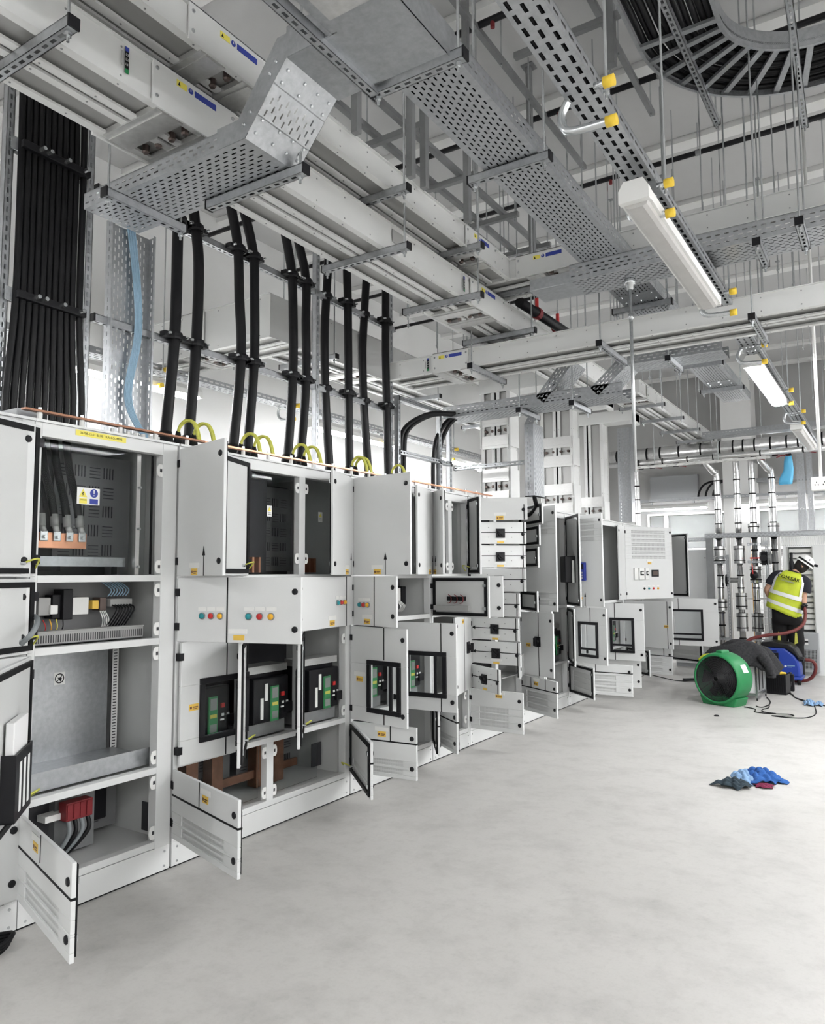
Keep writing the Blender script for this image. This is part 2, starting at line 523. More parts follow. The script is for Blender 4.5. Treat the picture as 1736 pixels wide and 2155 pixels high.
def door(cab, y0, side, z0, z1, w, th, win=None, vents=(), vline=(), hline=(), arrow=None, handle=None, tags=(), buttons=None, wire=False, nlock=2, gasket=True, extra=None):
    mx = dmx(y0, side, th)
    a = MB(mx)
    holes = [] if win is None else [win]
    holes += list(vents)
    # panel as horizontal bands around openings (openings share no rows unless stacked)
    zs = z0
    for (h0, h1, g0, g1) in sorted(holes, key=lambda h: h[2]):
        a.box(0, w, 0.004, 0.022, zs, g0)
        a.box(0, h0, 0.004, 0.022, g0, g1)
        a.box(h1, w, 0.004, 0.022, g0, g1)
        zs = g1
    a.box(0, w, 0.004, 0.022, zs, z1)
    d = a.build('door', 'cab', cab, bevel=0.003)
    if gasket:
        ring(MB(mx), 0.014, w - 0.014, z0 + 0.014, z1 - 0.014, 0.024, -0.007, 0.004).build('gasket', 'black', d)
        MB(mx).box(0.04, w - 0.04, 0.001, 0.004, z0 + 0.04, z1 - 0.04).build('inner_sheet', 'cabin', d) if win is None and not vents else None
    h = z1 - z0
    lz = (z0 + min(0.075, h * .3), z1 - min(0.075, h * .3)) if nlock == 2 else ((z0 + z1) / 2 - 0.01,)
    for z in lz:
        m = MB(mx)
        m.lathe([(0, .030), (0.013, .030), (0.0165, .027), (0.0165, .022)], (w - 0.035, 0, z), (0, 1, 0), 12)
        m.build('lock', 'blackp', d, True)
        if gasket:
            MB(mx).box(w - 0.05, w - 0.02, -0.012, 0.004, z - .012, z + .012).build('latch_tongue', 'zinc', d)
    for z in (z0 + min(0.08, h * .25), z1 - min(0.08, h * .25)):
        MB(mx).box(-0.014, 0.014, -0.006, 0.026, z - 0.02, z + 0.02).build('hinge', 'blackp', d)
    for u in vline:
        u0, b0, b1 = u if isinstance(u, tuple) else (u, z0, z1)
        MB(mx).box(u0 - 0.004, u0 + 0.004, 0.0222, 0.0236, b0, b1).build('mimic_line', 'black', d)
    for hz in hline:
        m = MB(mx)
        m.box(0, w + 0.0008, 0.0222, 0.0236, hz - 0.005, hz + 0.005)
        m.box(w + 0.0002, w + 0.0012, -0.002, 0.0236, hz - 0.005, hz + 0.005)
        m.build('mimic_line', 'black', d)
    if arrow == 'side':
        zc = (z0 + z1) / 2 + 0.005
        m = MB(mx)
        m.box(0.06, w + .0008, .0222, .0236, zc - .0035, zc + .0035)
        m.box(w - 0.03, w - 0.022, .0222, .0236, z0, z1)
        m.prism([(0.03, .0222, zc), (0.065, .0222, zc + .017), (0.065, .0222, zc - .017)], (0, .0016, 0))
        m.build('mimic_arrow', 'black', d)
        m = MB(mx)
        m.box(w * .53 - .042, w * .53 + .042, .022, .034, zc - .05, zc + .034)
        m.lathe([(0.0, .05), (.026, .05), (.03, .034)], (w * .53, 0, zc - .008), (0, 1, 0), 10)
        hd = m.build('rotary_handle', 'blackp', d)
        mm = MB(mx)
        mm.bar((w * .53 - .025, .056, zc + .015), (w * .53 + .025, .056, zc - .03), 0.016, 0.016, (0, 1, 0))
        mm.build('grip', 'blackp', d)
        MB(mx).box(w * .53 - .055, w * .53 + .055, .022, .024, zc - .074, zc - .056).build('label_plate', 'white', d)
        MB(mx).box(w * .53 - .03, w * .53 + .035, .022, .024, zc - .10, zc - .083).build('warning_label', 'yellow', d)
        for du in (-.11, .11):
            for dz in (-.045, .045):
                MB(mx).lathe([(0, .0245), (.004, .0245), (.005, .022)], (w * .53 + du, 0, zc + dz), (0, 1, 0), 6).build('rivet', 'galvd', d)
    if isinstance(arrow, float):
        m = MB(mx)
        m.box(arrow - .003, arrow + .003, .0222, .0236, z0, z0 + .11)
        m.prism([(arrow - .014, .0222, z0 + .105), (arrow + .014, .0222, z0 + .105), (arrow, .0222, z0 + .155)], (0, .0016, 0))
        m.build('mimic_arrow', 'black', d)
    if handle:
        u, z = handle
        m = MB(mx)
        m.box(u - .04, u + .04, .022, .034, z - .05, z + .05)
        m.lathe([(0.0, .056), (.026, .056), (.03, .034)], (u, 0, z), (0, 1, 0), 10)
        m.box(u - .012, u + .012, .05, .075, z - .04, z + .04)
        m.build('rotary_handle', 'blackp', d)
    for kind, u, z in tags:
        if kind == 'w':
            MB(mx).box(u - .055, u + .055, .022, .0245, z - .014, z + .014).build('label_plate', 'white', d)
        elif kind == 'y':
            MB(mx).box(u - .033, u + .033, .022, .024, z - .018, z + .018).build('warning_label', 'yellow', d)
            m = MB(mx)
            m.box(u - .008, u + .028, .0241, .0245, z - .002, z + .004)
            m.box(u - .028, u - .014, .0241, .0245, z - .008, z + .006)
            m.box(u - .008, u + .02, .0241, .0245, z - .011, z - .006)
            m.build('print', 'copperdark', d)
    if buttons:
        u0, z, st = buttons
        for i, c in enumerate(('teal', 'red', 'amber') if side > 0 else ('amber', 'red', 'teal')):
            u = u0 + i * st
            m = MB(mx)
            m.lathe([(0, .040), (.012, .040), (.0145, .036), (.0145, .027)], (u, 0, z), (0, 1, 0), 14)
            bt = m.build('indicator_lamp', c, d, True)
            MB(mx).lathe([(.0185, .022), (.0185, .029), (.0145, .029)], (u, 0, z), (0, 1, 0), 14).build('bezel', 'galvd', d, True)
            MB(mx).box(u - st * .44, u + st * .44, .022, .0245, z + .026, z + .046).build('label_plate', 'white', d)
    if win is not None:
        h0, h1, g0, g1 = win
        m = MB(mx)
        ring(m, h0 - .03, h1 + .03, g0 - .03, g1 + .03, .032, .018, .036)
        if extra == 'split':
            m.box(h1 - .075, h1 - .05, .018, .034, g0, g1)
        if extra == 'splitz':
            m.box(h0, h1, .018, .034, g0 + .05, g0 + .075)
        m.build('window_frame', 'blackp', d, bevel=0.003)
        MB(mx).box(h0, h1, .010, .014, g0, g1).build('window_pane', 'glass', d)
    for (h0, h1, g0, g1) in vents:
        m = MB(mx)
        m.perf((h0, 0.016, g0), (0, 0, 1), (1, 0, 0), g1 - g0, h1 - h0, pu=min(0.04, (g1 - g0) / 2.001), pv=0.014, su=min(0.028, (g1 - g0) / 3), sv=0.006, mg=0.0, stag=False)
        m.build('vent_grille', 'cab', d)
        MB(mx).box(h0, h1, 0.009, 0.011, g0, g1).build('vent_backing', 'barrier' if len(vents) > 5 else 'cabin', d)  # added behind the slots so they show pale, darker on many-vent doors
    if wire:
        s = mx @ V((0.10, 0, 0)) - mx @ V((0, 0, 0))
        p0 = mx @ V((0.09, -0.004, z0 + .06))
        p1 = V((-0.01, y0 + side * -0.005, z0 + .02))
        mid = (p0 + p1) / 2 + (mx.to_3x3() @ V((0.0, -0.06, 0.04)))
        MB().tube(smooth_path([p0, mid, p1], 6), 0.0045, 6).build('earth_wire', 'lime', d, True)
        MB(mx).cyl((0.09, 0.004, z0 + .06), (0.09, -0.018, z0 + .06), 0.008, 8).build('earth_stud', 'zinc', d)
    return d


RAILS = [(0.135, 0.17), (0.515, 0.548), (1.187, 1.222), (1.522, 1.556), (2.205, TOP)]


def cabinet(label, y0, y1, rails=RAILS, mullions=(), lpost=0.035, rpost=0.06, back=-0.45, backmat='barrier', group='switchgear cabinets in the row'):
    t = thing('switchgear_cabinet', label, 'cabinet', group)
    y0 += 0.002
    y1 -= 0.002
    m = MB().box(-DX, -0.006, y0, y1, 0.0, 0.008)
    m.build('floor_gasket', 'black', t)
    MB().box(-DX, 0.0, y0, y1, 0.008, 0.132).build('plinth', 'cab', t, bevel=0.002)
    for y in (y0 + .035, y1 - .035):
        for z in (.03, .105):
            MB().lathe([(0, .004), (.006, .004), (.007, 0)], (0.0, y, z), (1, 0, 0), 8).build('plinth_screw', 'zinc', t)
    MB().box(-0.06, 0.0, y0, y0 + lpost, 0.132, TOP).build('front_post', 'cab', t, bevel=0.002)
    MB().box(-0.06, 0.0, y1 - rpost, y1, 0.132, TOP).build('front_post', 'cab', t, bevel=0.002)
    MB().box(-DX, -0.06, y0, y0 + .004, 0.132, TOP).build('side_panel', 'cabin', t)
    MB().box(-DX, -0.06, y1 - .004, y1, 0.132, TOP).build('side_panel', 'cabin', t)
    MB().box(-DX, -DX + .01, y0, y1, 0.132, TOP).build('rear_panel', 'cab', t)
    MB().box(-DX - .01, 0.012, y0 - .001, y1 + .001, TOP, TOP + .012).build('roof', 'cab', t)
    for a, b2 in rails:
        MB().box(-0.05, -0.001, y0 + lpost, y1 - rpost, a, b2).build('cross_rail', 'cab', t, bevel=0.002)
    for i in range(len(rails) - 1):
        z = rails[i][0]
        MB().box(-0.62, -0.05, y0 + .004, y1 - .004, z + .006, z + .014).build('shelf', 'cabin', t)
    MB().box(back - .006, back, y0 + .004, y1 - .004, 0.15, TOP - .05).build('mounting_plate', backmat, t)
    for (ym, za, zb) in mullions:
        MB().box(-0.05, -0.002, ym - .03, ym + .03, za, zb).build('mullion', 'cab', t, bevel=0.002)
    return t


def catch(t, y, z, sgn):
    """white rounded striker plate on a latch post"""
    pts = []
    for k in range(9):
        an = -math.pi / 2 + math.pi * k / 8
        pts.append((-0.012, y + sgn * (0.02 + 0.016 * math.cos(an)), z + 0.034 * math.sin(an)))
    pts += [(-0.012, y, z + .034), (-0.012, y, z - .034)]
    c = MB().prism(pts, (0.006, 0, 0)).build('striker_plate', 'white', t)
    MB().box(-0.0058, -0.005, y + sgn * .012 - .006, y + sgn * .012 + .008, z - .009, z + .009).build('striker_slot', 'dark', c)


def slots(m, x, y, z, n=4, vert=False, L=.06, p=.022):
    """raised louvre dashes of the barrier sheets"""
    for i in range(n):
        if vert:
            m.box(x, x + .004, y + i * p - .002, y + i * p + .002, z, z + L)
        else:
            m.box(x, x + .004, y, y + L, z + i * p - .002, z + i * p + .002)


def louvred(t, x, y0, y1, z0, z1, name='barrier_sheet'):
    MB().box(x - .003, x, y0, y1, z0, z1).build(name, 'barrier', t)
    m = MB()
    z = z0 + .04
    r = 0
    while z < z1 - .1:
        y = y0 + .03
        c = r % 2
        while y < y1 - .09:
            slots(m, x, y, z, 4, bool(c), .06, .018)
            y += .085
            c = 1 - c
        z += .105
        r += 1
    m.build('louvre_slots', 'dark', t, kind='stuff')


def breaker(t, y, z, x=-0.08, w=0.37, h=0.30):
    """drawn-out air circuit breaker; y,z = lower near corner of its face"""
    MB().box(x - .25, x, y, y + w, z, z + h).build('breaker_chassis', 'blackp', t, bevel=0.004)
    b = MB().box(x, x + .05, y + .06, y + w, z + .0, z + h - .03).build('circuit_breaker', 'blackp', t, bevel=0.006)
    xf = x + .05
    MB().box(xf, xf + .012, y + .205, y + .27, z + .0, z + .215).build('control_unit', 'dispgreen', b)
    MB().box(xf + .012, xf + .014, y + .213, y + .262, z + .14, z + .205).build('display', 'greydev', b)
    MB().box(xf + .012, xf + .014, y + .213, y + .262, z + .095, z + .115).build('yellow_strip', 'signyellow', b)
    MB().box(xf + .012, xf + .014, y + .213, y + .262, z + .015, z + .06).build('keypad', 'greydev', b)
    MB().box(xf + .018, xf + .02, y + .205, y + .285, z - .005, z + .225).build('clear_cover', 'glass', b)
    MB().box(xf, xf + .006, y + .155, y + .178, z + .13, z + .235).build('white_tag', 'white', b)
    MB().box(xf, xf + .006, y + .118, y + .14, z + .02, z + .15).build('white_tag', 'white', b)
    MB().box(xf, xf + .012, y + .30, y + .325, z + .145, z + .17).build('trip_button', 'red', b)
    for yy_ in (.31, .35):
        MB().box(xf, xf + .004, y + yy_, y + yy_ + .018, z + .095, z + .11).build('marking', 'white', b)
    MB().box(xf, xf + .003, y + .30, y + .355, z + .07, z + .08).build('marking', 'white', b)
    MB().box(xf, xf + .02, y + .33, y + .39, z + .04, z + .10).build('charging_handle', 'blackp', b)
    MB().box(x - .12, x + .03, y + .0, y + w + .01, z + h, z + h + .045).build('arc_chute_cover', 'alu', t)
    MB().box(x - .12, x + .02, y - .0, y + w, z - .085, z - .01).build('breaker_cradle', 'galvd', t)


def sticker_warn(t, O, U, s=1.0):
    """white sticker: yellow warning triangle"""
    U = V(U).normalized()
    mx = frame_mx(O, U, (0, 0, 1))
    k = MB(mx).box(-.022 * s, .022 * s, -.035 * s, .035 * s, 0, .001).build('warning_sticker', 'white', t)
    MB(mx).prism([(-.016 * s, 0, .0012), (.016 * s, 0, .0012), (0, .027 * s, .0012)], (0, 0, .0006)).build('triangle', 'signyellow', k)
    MB(mx).box(-.014 * s, .014 * s, -.024 * s, -.018 * s, .0012, .0018).build('print', 'greydev', k)
    MB(mx).box(-.014 * s, .014 * s, -.013 * s, -.008 * s, .0012, .0018).build('print', 'greydev', k)


# ---------------------------------------------------------------- cabinet beside the camera (closed)
t = cabinet('closed grey cabinet cut off at the left edge of the picture', 1.13, 1.95)
for a, b2 in ((.15, .525), (.535, 1.195), (1.205, 1.535), (1.548, 2.25)):
    door(t, 1.135, 1, a, b2, .80, 0, gasket=False)

# ---------------------------------------------------------------- first open cabinet
t = cabinet('open cabinet nearest the camera with four bare compartments', 1.95, 2.775, rpost=.095, back=-.62)
# top compartment: clear shield, cables on a copper bar
louvred(t, -.30, 2.24, 2.63, 1.62, 2.2)
MB().box(-.36, -.31, 2.63, 2.70, 1.56, 2.2).build('side_barrier', 'barrier', t)
MB().box(-.60, -.32, 1.98, 2.3, 1.58, 2.2).build('cable_box', 'dark', t)
cb = MB().box(-.20, -.185, 2.084, 2.355, 1.69, 1.768).build('copper_bar', 'copper', t, bevel=.002)
for i in range(4):
    y = 2.12 + i * .068
    lg = MB().box(-.184, -.174, y - .02, y + .02, 1.725, 1.775).build('cable_lug', 'zinc', t, bevel=.004)
    MB().lathe([(0, .014), (.009, .014), (.01, 0)], (-.174, y, 1.745), (1, 0, 0), 6).build('bolt', 'zinc', lg)
    MB().tube([(-.18, y, 1.77), (-.19, y - .008, 1.81)], .015, 10).build('lug_barrel', 'alu', lg, True)
    MB().tube([(-.19, y - .008, 1.80), (-.195, y - .01, 1.86)], .02, 10).build('cable_sleeve', 'greydev', lg, True)
    MB().tube(smooth_path([(-.195, y - .01, 1.85), (-.21, y - .02, 1.95), (-.26, y - .03, 2.1), (-.28, y - .04, 2.26)]), .02, 10).build('power_cable', 'cable', lg, True)
MB().box(-.14, -.13, 1.99, 2.55, 1.60, 1.648).build('support_strip', 'galv', t)
MB().box(-.07, -.066, 1.985, 2.62, 1.558, 2.203).build('clear_shield', 'glass', t)
MB().box(-.09, -.064, 2.56, 2.585, 1.558, 2.203).build('shield_stile', 'alu', t)
for z in (1.6, 1.8, 2.02):
    MB().cyl((-.064, 2.572, z), (-.045, 2.572, z), .008, 8).build('thumb_screw', 'zinc', t)
MB().box(-.058, -.05, 2.645, 2.655, 1.56, 2.2).build('edge_seal', 'black', t)
# safety sign on the shield
sg = MB().box(-.0655, -.0645, 2.215, 2.341, 1.908, 1.992).build('safety_sign', 'white', t)
mxs = frame_mx((-.0643, 2.278, 1.952), (0, 1, 0), (0, 0, 1))
MB(mxs).prism([(-.053, -.008, 0), (-.007, -.008, 0), (-.03, .034, 0)], (0, 0, .0005)).build('warning_triangle', 'signyellow', sg)
MB(mxs).prism([(-.032, .018, .0006), (-.026, .018, .0006), (-.031, .008, .0006), (-.027, .008, .0006), (-.032, -.003, .0006), (-.033, .006, .0006), (-.036, .006, .0006)], (0, 0, .0004)).build('lightning_mark', 'black', sg)
MB(mxs).box(-.05, -.008, -.04, -.014, 0, .0005).build('warning_print', 'signyellow', sg)
MB(mxs).lathe([(0, .0006), (.022, .0006), (.022, 0)], (.03, .015, 0), (0, 0, 1), 20).build('mandatory_disc', 'blue', sg)
MB(mxs).prism([(.026, .031, .0007), (.034, .031, .0007), (.032, .011, .0007), (.028, .011, .0007)], (0, 0, .0004)).build('exclamation_mark', 'white', sg)
MB(mxs).lathe([(0, .0011), (.0032, .0011), (.0032, .0006)], (.03, .003, 0), (0, 0, 1), 10).build('exclamation_dot', 'white', sg)
MB(mxs).box(.007, .053, -.04, -.014, 0, .0005).build('mandatory_print', 'blue', sg)
text_mesh('DANGER', .009, mxs @ Matrix.Translation((-.029, -.022, .0008)), .0002).build('lettering', 'black', sg)
# handwritten tape on the head rail
tp = MB().box(0.0, .001, 2.155, 2.44, 2.236, 2.264).build('yellow_tape', 'signyellow', t)
text_mesh('36708-15-01 BLUE TRAN COMMS', .0165, frame_mx((.0015, 2.298, 2.25), (0, 1, 0), (0, 0, 1)), .0002).build('lettering', 'black', tp)
# control compartment
MB().box(-.29, -.284, 2.10, 2.70, 1.225, 1.52).build('control_plate', 'barrier', t)
MB().box(-.284, -.27, 2.10, 2.68, 1.385, 1.41).build('din_rail', 'zinc', t)
for (ya, yb, za, zb, x1, mm) in ((2.112, 2.175, 1.36, 1.447, -.19, 'greydev'), (2.165, 2.205, 1.365, 1.41, -.175, 'white'), (2.19, 2.235, 1.34, 1.46, -.20, 'blackp'), (2.235, 2.288, 1.335, 1.487, -.18, 'blackp'), (2.293, 2.383, 1.356, 1.444, -.19, 'lumb'), (2.412, 2.449, 1.38, 1.425, -.20, 'yellow'), (2.455, 2.495, 1.37, 1.44, -.2, 'bronze'), (2.51, 2.646, 1.39, 1.43, -.19, 'greydev')):
    MB().box(-.27, x1, ya, yb, za, zb).build('control_device', mm, t, bevel=.004)
for i in range(7):
    y = 2.52 + i * .018
    MB().tube(smooth_path([(-.2, y, 1.40), (-.15, y, 1.38), (-.17, y - .02, 1.32), (-.22, y - .03, 1.26)]), .004, 6).build('wire', 'cable', t, True)
    MB().tube(smooth_path([(-.2, y - .02, 1.445), (-.18, y - .015, 1.48), (-.24, y - .03, 1.52)]), .0035, 6).build('wire', 'bluecable', t, True)
for i in range(4):
    MB().tube(smooth_path([(-.2, 2.455 + i * .01, 1.37), (-.18, 2.46 + i * .012, 1.32), (-.2, 2.46 + i * .01, 1.26)]), .003, 6).build('wire', 'white', t, True)
    MB().tube(smooth_path([(-.18, 2.13 + i * .035, 1.34), (-.17, 2.14 + i * .03, 1.30), (-.2, 2.14 + i * .03, 1.26)]), .003, 6).build('wire', ('red', 'orange', 'signyellow', 'cable')[i], t, True)
MB().perf((-.10, 1.99, 1.227), (0, 0, 1), (0, 1, 0), .055, .66, pu=.05, pv=.0125, su=.036, sv=.006, mg=0, stag=False).build('slotted_duct', 'greydev', t)
MB().box(-.17, -.102, 1.99, 2.65, 1.224, 1.27).build('duct_body', 'dark', t)
MB().box(-.17, -.095, 1.99, 2.65, 1.283, 1.289).build('duct_lid', 'greydev', t)
# empty compartment with zinc plate and tray
MB().box(-.405, -.40, 1.985, 2.655, .56, 1.18).build('zinc_plate', 'galv', t)
MB().perf((-.39, 2.675, .60), (0, 0, 1), (0, 1, 0), .57, .04, pu=.016, pv=.03, su=.006, sv=.022, mg=.0, stag=False).build('slotted_upright', 'white', t)
MB().box(-.397, -.393, 2.675, 2.715, .58, 1.18).build('upright_back', 'dark', t)
MB().box(-.40, -.08, 1.985, 2.69, .60, .606).build('zinc_tray', 'galv', t)
MB().box(-.082, -.078, 1.985, 2.70, .552, .64).build('tray_lip', 'galv', t)
st = MB().box(-.3995, -.3985, 2.335, 2.397, .985, 1.05).build('no_touch_sticker', 'white', t)
MB().lathe([(.026, .001), (.026, 0), (.021, 0), (.021, .001)], (-.3984, 2.366, 1.0175), (1, 0, 0), 20, True).build('prohibition_ring', 'black', st)
MB().bar((-.398, 2.351, 1.001), (-.398, 2.382, 1.035), .004, .001, (1, 0, 0)).build('prohibition_bar', 'black', st)
MB().prism([(-.3982, 2.354, 1.023), (-.3982, 2.379, 1.02), (-.3982, 2.374, .998)], (.0006, 0, 0)).build('hand_mark', 'black', st)
# cable compartment at the bottom
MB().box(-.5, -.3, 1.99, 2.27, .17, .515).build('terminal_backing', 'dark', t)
MB().box(-.3, -.25, 2.27, 2.49, .17, .5).build('terminal_panel', 'galvd', t)
MB().box(-.27, -.2, 2.19, 2.30, .358, .388).build('terminal_strip', 'white', t)
rb = MB().box(-.22, -.155, 2.27, 2.416, .35, .438).build('fuse_carrier', 'reddark', t, bevel=.004)
for i in range(4):
    MB().box(-.155, -.15, 2.275 + i * .035, 2.30 + i * .035, .36, .43).build('fuse_cover', 'reddark', rb)
    MB().tube(smooth_path([(-.17, 2.29 + i * .035, .355), (-.15, 2.285 + i * .035, .29), (-.18, 2.25 + i * .025, .21), (-.22, 2.22 + i * .02, .165)]), .011, 8).build('power_cable', 'cable' if i % 2 else 'greycable', rb, True)
MB().box(-.42, -.34, 2.53, 2.63, .25, .5).build('transformer', 'blackp', t, bevel=.01)
louvred(t, -.36, 2.50, 2.70, .2, .5)
MB().box(-.22, -.14, 2.762, 2.768, .17, .32).build('gland_gap', 'dark', t)
for z in (.215, .47, .60, 1.14, 1.27, 1.475, 1.60, 2.12):
    catch(t, 2.68, z, -1)
# doors
door(t, 1.975, 1, 1.55, 2.25, .78, 163, wire=True)
door(t, 1.975, 1, 1.205, 1.54, .78, 158, wire=True)
dd = door(t, 1.972, 1, .53, 1.19, .77, 132, wire=True)
mxp = dmx(1.972, 1, 132)
pk = MB(mxp)
pk.box(.22, .50, -.055, -.05, .60, .86)
pk.box(.22, .50, -.05, 0.0, .60, .606)
pk.box(.22, .226, -.05, 0.0, .60, .86)
pk.box(.494, .50, -.05, 0.0, .60, .86)
pk.build('document_pocket', 'blackp', dd)
MB(mxp).box(.24, .48, -.04, -.008, .62, .98).build('drawing_set', 'paper', dd, bevel=.004)
for i in range(3):
    MB(mxp).box(.27 + i * .07, .30 + i * .07, -.057, -.0552, .63, .82).build('pocket_slot', 'paper', dd)
MB().tube(smooth_path([(.11, 1.86, 1.26), (.16, 1.88, 1.31), (.05, 1.965, 1.36), (-.1, 2.0, 1.38)]), .012, 8).build('door_harness', 'greycable', t, True)
door(t, 1.955, 1, .15, .505, .762, 106.4, vents=[(.14, .62, .185, .24), (.14, .62, .25, .30)], vline=[(.36, .395, .505)], hline=[.375], tags=[('w', .29, .475), ('y', .29, .44)], nlock=2)

# ---------------------------------------------------------------- double-width cabinet with three large breakers
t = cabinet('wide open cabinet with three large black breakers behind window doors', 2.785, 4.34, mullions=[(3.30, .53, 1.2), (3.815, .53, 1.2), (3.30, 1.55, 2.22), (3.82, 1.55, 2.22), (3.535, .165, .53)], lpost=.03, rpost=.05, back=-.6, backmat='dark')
louvred(t, -.42, 3.33, 3.60, 1.58, 2.18)
louvred(t, -.42, 3.86, 4.2, 1.58, 2.18)
MB().box(-.5, -.3, 3.55, 3.79, 1.56, 2.2).build('phase_barrier', 'dark', t)
MB().box(-.08, -.076, 3.33, 3.79, 1.558, 2.203).build('clear_shield', 'glass', t)
MB().box(-.08, -.076, 3.85, 4.29, 1.558, 2.203).build('clear_shield', 'glass', t)
sticker_warn(t, (-.074, 3.581, 1.965), (0, 1, 0))
sticker_warn(t, (-.074, 4.093, 1.957), (0, 1, 0))
for y in (3.50, 3.56, 3.62, 4.06, 4.12, 4.18):
    MB().box(-.28, -.20, y, y + .018, 1.57, 1.67).build('busbar', 'copper', t)
for i, y in enumerate((3.40, 3.44)):
    MB().tube(smooth_path([(-.3, y, 1.66), (-.28, y - .03, 1.8), (-.32, y - .1, 1.95), (-.34, y - .05, 2.2)]), .018, 10).build('power_cable', 'cable', t, True)
for i in range(5):
    m = MB()
    m.tube(smooth_path([(-.3, 3.36 + i * .035, 2.2), (-.22, 3.38 + i * .03, 2.12), (-.30, 3.40 + i * .025, 2.05)]), .012, 8)
    m.build('earth_braid', 'zinc', t, True)
for z in (1.66, 2.13):
    catch(t, 3.79, z, -1)
    catch(t, 3.85, z, 1)
for z in (.22, .46):
    catch(t, 3.505, z, -1)
    catch(t, 3.565, z, 1)
for z in (.60, 1.1):
    catch(t, 4.29, z, -1)
for y in (2.845, 3.355, 3.875):
    breaker(t, y, .64)
louvred(t, -.36, 2.83, 3.54, .2, .5)
louvred(t, -.36, 3.6, 4.2, .2, .5)
for i, y in enumerate((2.95, 3.1, 3.3, 3.68, 3.85)):
    MB().box(-.34, -.26, y, y + .09, .17, .5).build('busbar', 'copperdark', t)
MB().box(-.30, -.28, 2.85, 4.1, .23, .28).build('busbar', 'copperdark', t)
MB().box(-.1, -.096, 2.83, 3.53, .17, .515).build('clear_shield', 'glass', t)
MB().box(-.1, -.096, 3.6, 4.1, .17, .515).build('clear_shield', 'glass', t)
MB().box(-.22, -.21, 4.18, 4.28, .2, .36).build('gland_gap', 'dark', t)
door(t, 2.80, 1, 1.55, 2.25, .493, 103.7, arrow=.30, tags=[('w', .2, 1.605), ('y', .2, 1.572)])
door(t, 3.32, 1, 1.55, 2.25, .46, 160, wire=True)
door(t, 4.33, -1, 1.55, 2.25, .475, 21, arrow=.06, tags=[('w', .16, 1.605), ('y', .16, 1.572)])
dmid = door(t, 2.80, 1, 1.195, 1.54, .735, 73.9, vline=[.305], buttons=(.155, 1.335, .055))
mx2 = dmx(2.80, 1, 73.9)
for i, c in enumerate(('teal', 'red', 'amber')):
    u = .435 + .065 * i
    MB(mx2).lathe([(0, .040), (.013, .040), (.0155, .036), (.0155, .027)], (u, 0, 1.335), (0, 1, 0), 14).build('indicator_lamp', c, dmid, True)
    MB(mx2).lathe([(.0195, .022), (.0195, .029), (.0155, .029)], (u, 0, 1.335), (0, 1, 0), 14).build('bezel', 'galvd', dmid, True)
    MB(mx2).box(u - .028, u + .028, .022, .0245, 1.364, 1.384).build('label_plate', 'white', dmid)
MB(mx2).box(.315, .425, .022, .0245, 1.243, 1.268).build('label_plate', 'white', dmid)
MB(mx2).box(.345, .41, .022, .0245, 1.21, 1.236).build('warning_label', 'yellow', dmid)
door(t, 4.33, -1, 1.195, 1.54, .735, 9, vline=[.10], buttons=(.135, 1.36, .048), tags=[('w', .30, 1.26), ('y', .30, 1.225)])
door(t, 2.80, 1, .53, 1.19, .50, 0, win=(.16, .47, .66, .95), vline=[(.33, .53, .63), (.33, .98, 1.19)], tags=[('y', .09, .83)], gasket=False)
door(t, 3.315, 1, .53, 1.19, .498, 138, win=(.13, .40, .66, .95), wire=True)
door(t, 3.83, 1, .53, 1.19, .498, 141, win=(.13, .40, .66, .95), wire=True)
door(t, 2.80, 1, .16, .515, .739, 106.7, vents=[(.12, .60, .19, .24), (.12, .60, .25, .30)], vline=[(.33, .39, .515)], hline=[.385], tags=[('w', .40, .48), ('y', .40, .445)])
door(t, 4.33, -1, .165, .515, .69, 47.5, vents=[(.10, .60, .19, .23), (.10, .60, .245, .285)], hline=[.385], wire=True)

# ---------------------------------------------------------------- cabinet with two breakers
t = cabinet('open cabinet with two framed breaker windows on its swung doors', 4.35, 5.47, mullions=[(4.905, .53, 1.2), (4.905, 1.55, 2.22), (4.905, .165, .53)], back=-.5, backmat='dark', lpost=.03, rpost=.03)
breaker(t, 4.43, .64)
breaker(t, 4.96, .64)
MB().box(-.3, -.29, 4.95, 5.42, 1.23, 1.51).build('control_plate', 'barrier', t)
for (ya, yb, za, zb, mm) in ((5.1, 5.2, 1.30, 1.46, 'greydev'), (5.22, 5.30, 1.33, 1.44, 'white'), (5.32, 5.38, 1.3, 1.45, 'blackp')):
    MB().box(-.29, -.2, ya, yb, za, zb).build('control_device', mm, t, bevel=.004)
for i in range(4):
    MB().tube(smooth_path([(-.2, 5.23 + i * .02, 1.33), (-.16, 5.24 + i * .02, 1.29), (-.2, 5.25 + i * .02, 1.24)]), .004, 6).build('wire', 'white', t, True)
for z in (.22, .46):
    catch(t, 4.875, z, -1)
    catch(t, 4.935, z, 1)
MB().box(-.25, -.24, 5.2, 5.33, .3, .42).build('gland_gap', 'dark', t)
door(t, 4.365, 1, 1.55, 2.25, .555, 96.9, arrow=.33, tags=[('w', .255, 1.605), ('y', .255, 1.572)])
door(t, 5.457, -1, 1.55, 2.25, .555, 18, arrow=.06, tags=[('w', .16, 1.605), ('y', .16, 1.572)])
door(t, 4.365, 1, 1.195, 1.54, .505, 106, vline=[.27], buttons=(.11, 1.34, .046), tags=[('w', .19, 1.258), ('y', .19, 1.225)])
dd = door(t, 5.455, -1, 1.20, 1.535, .567, 84)
mxp = dmx(5.455, -1, 84)
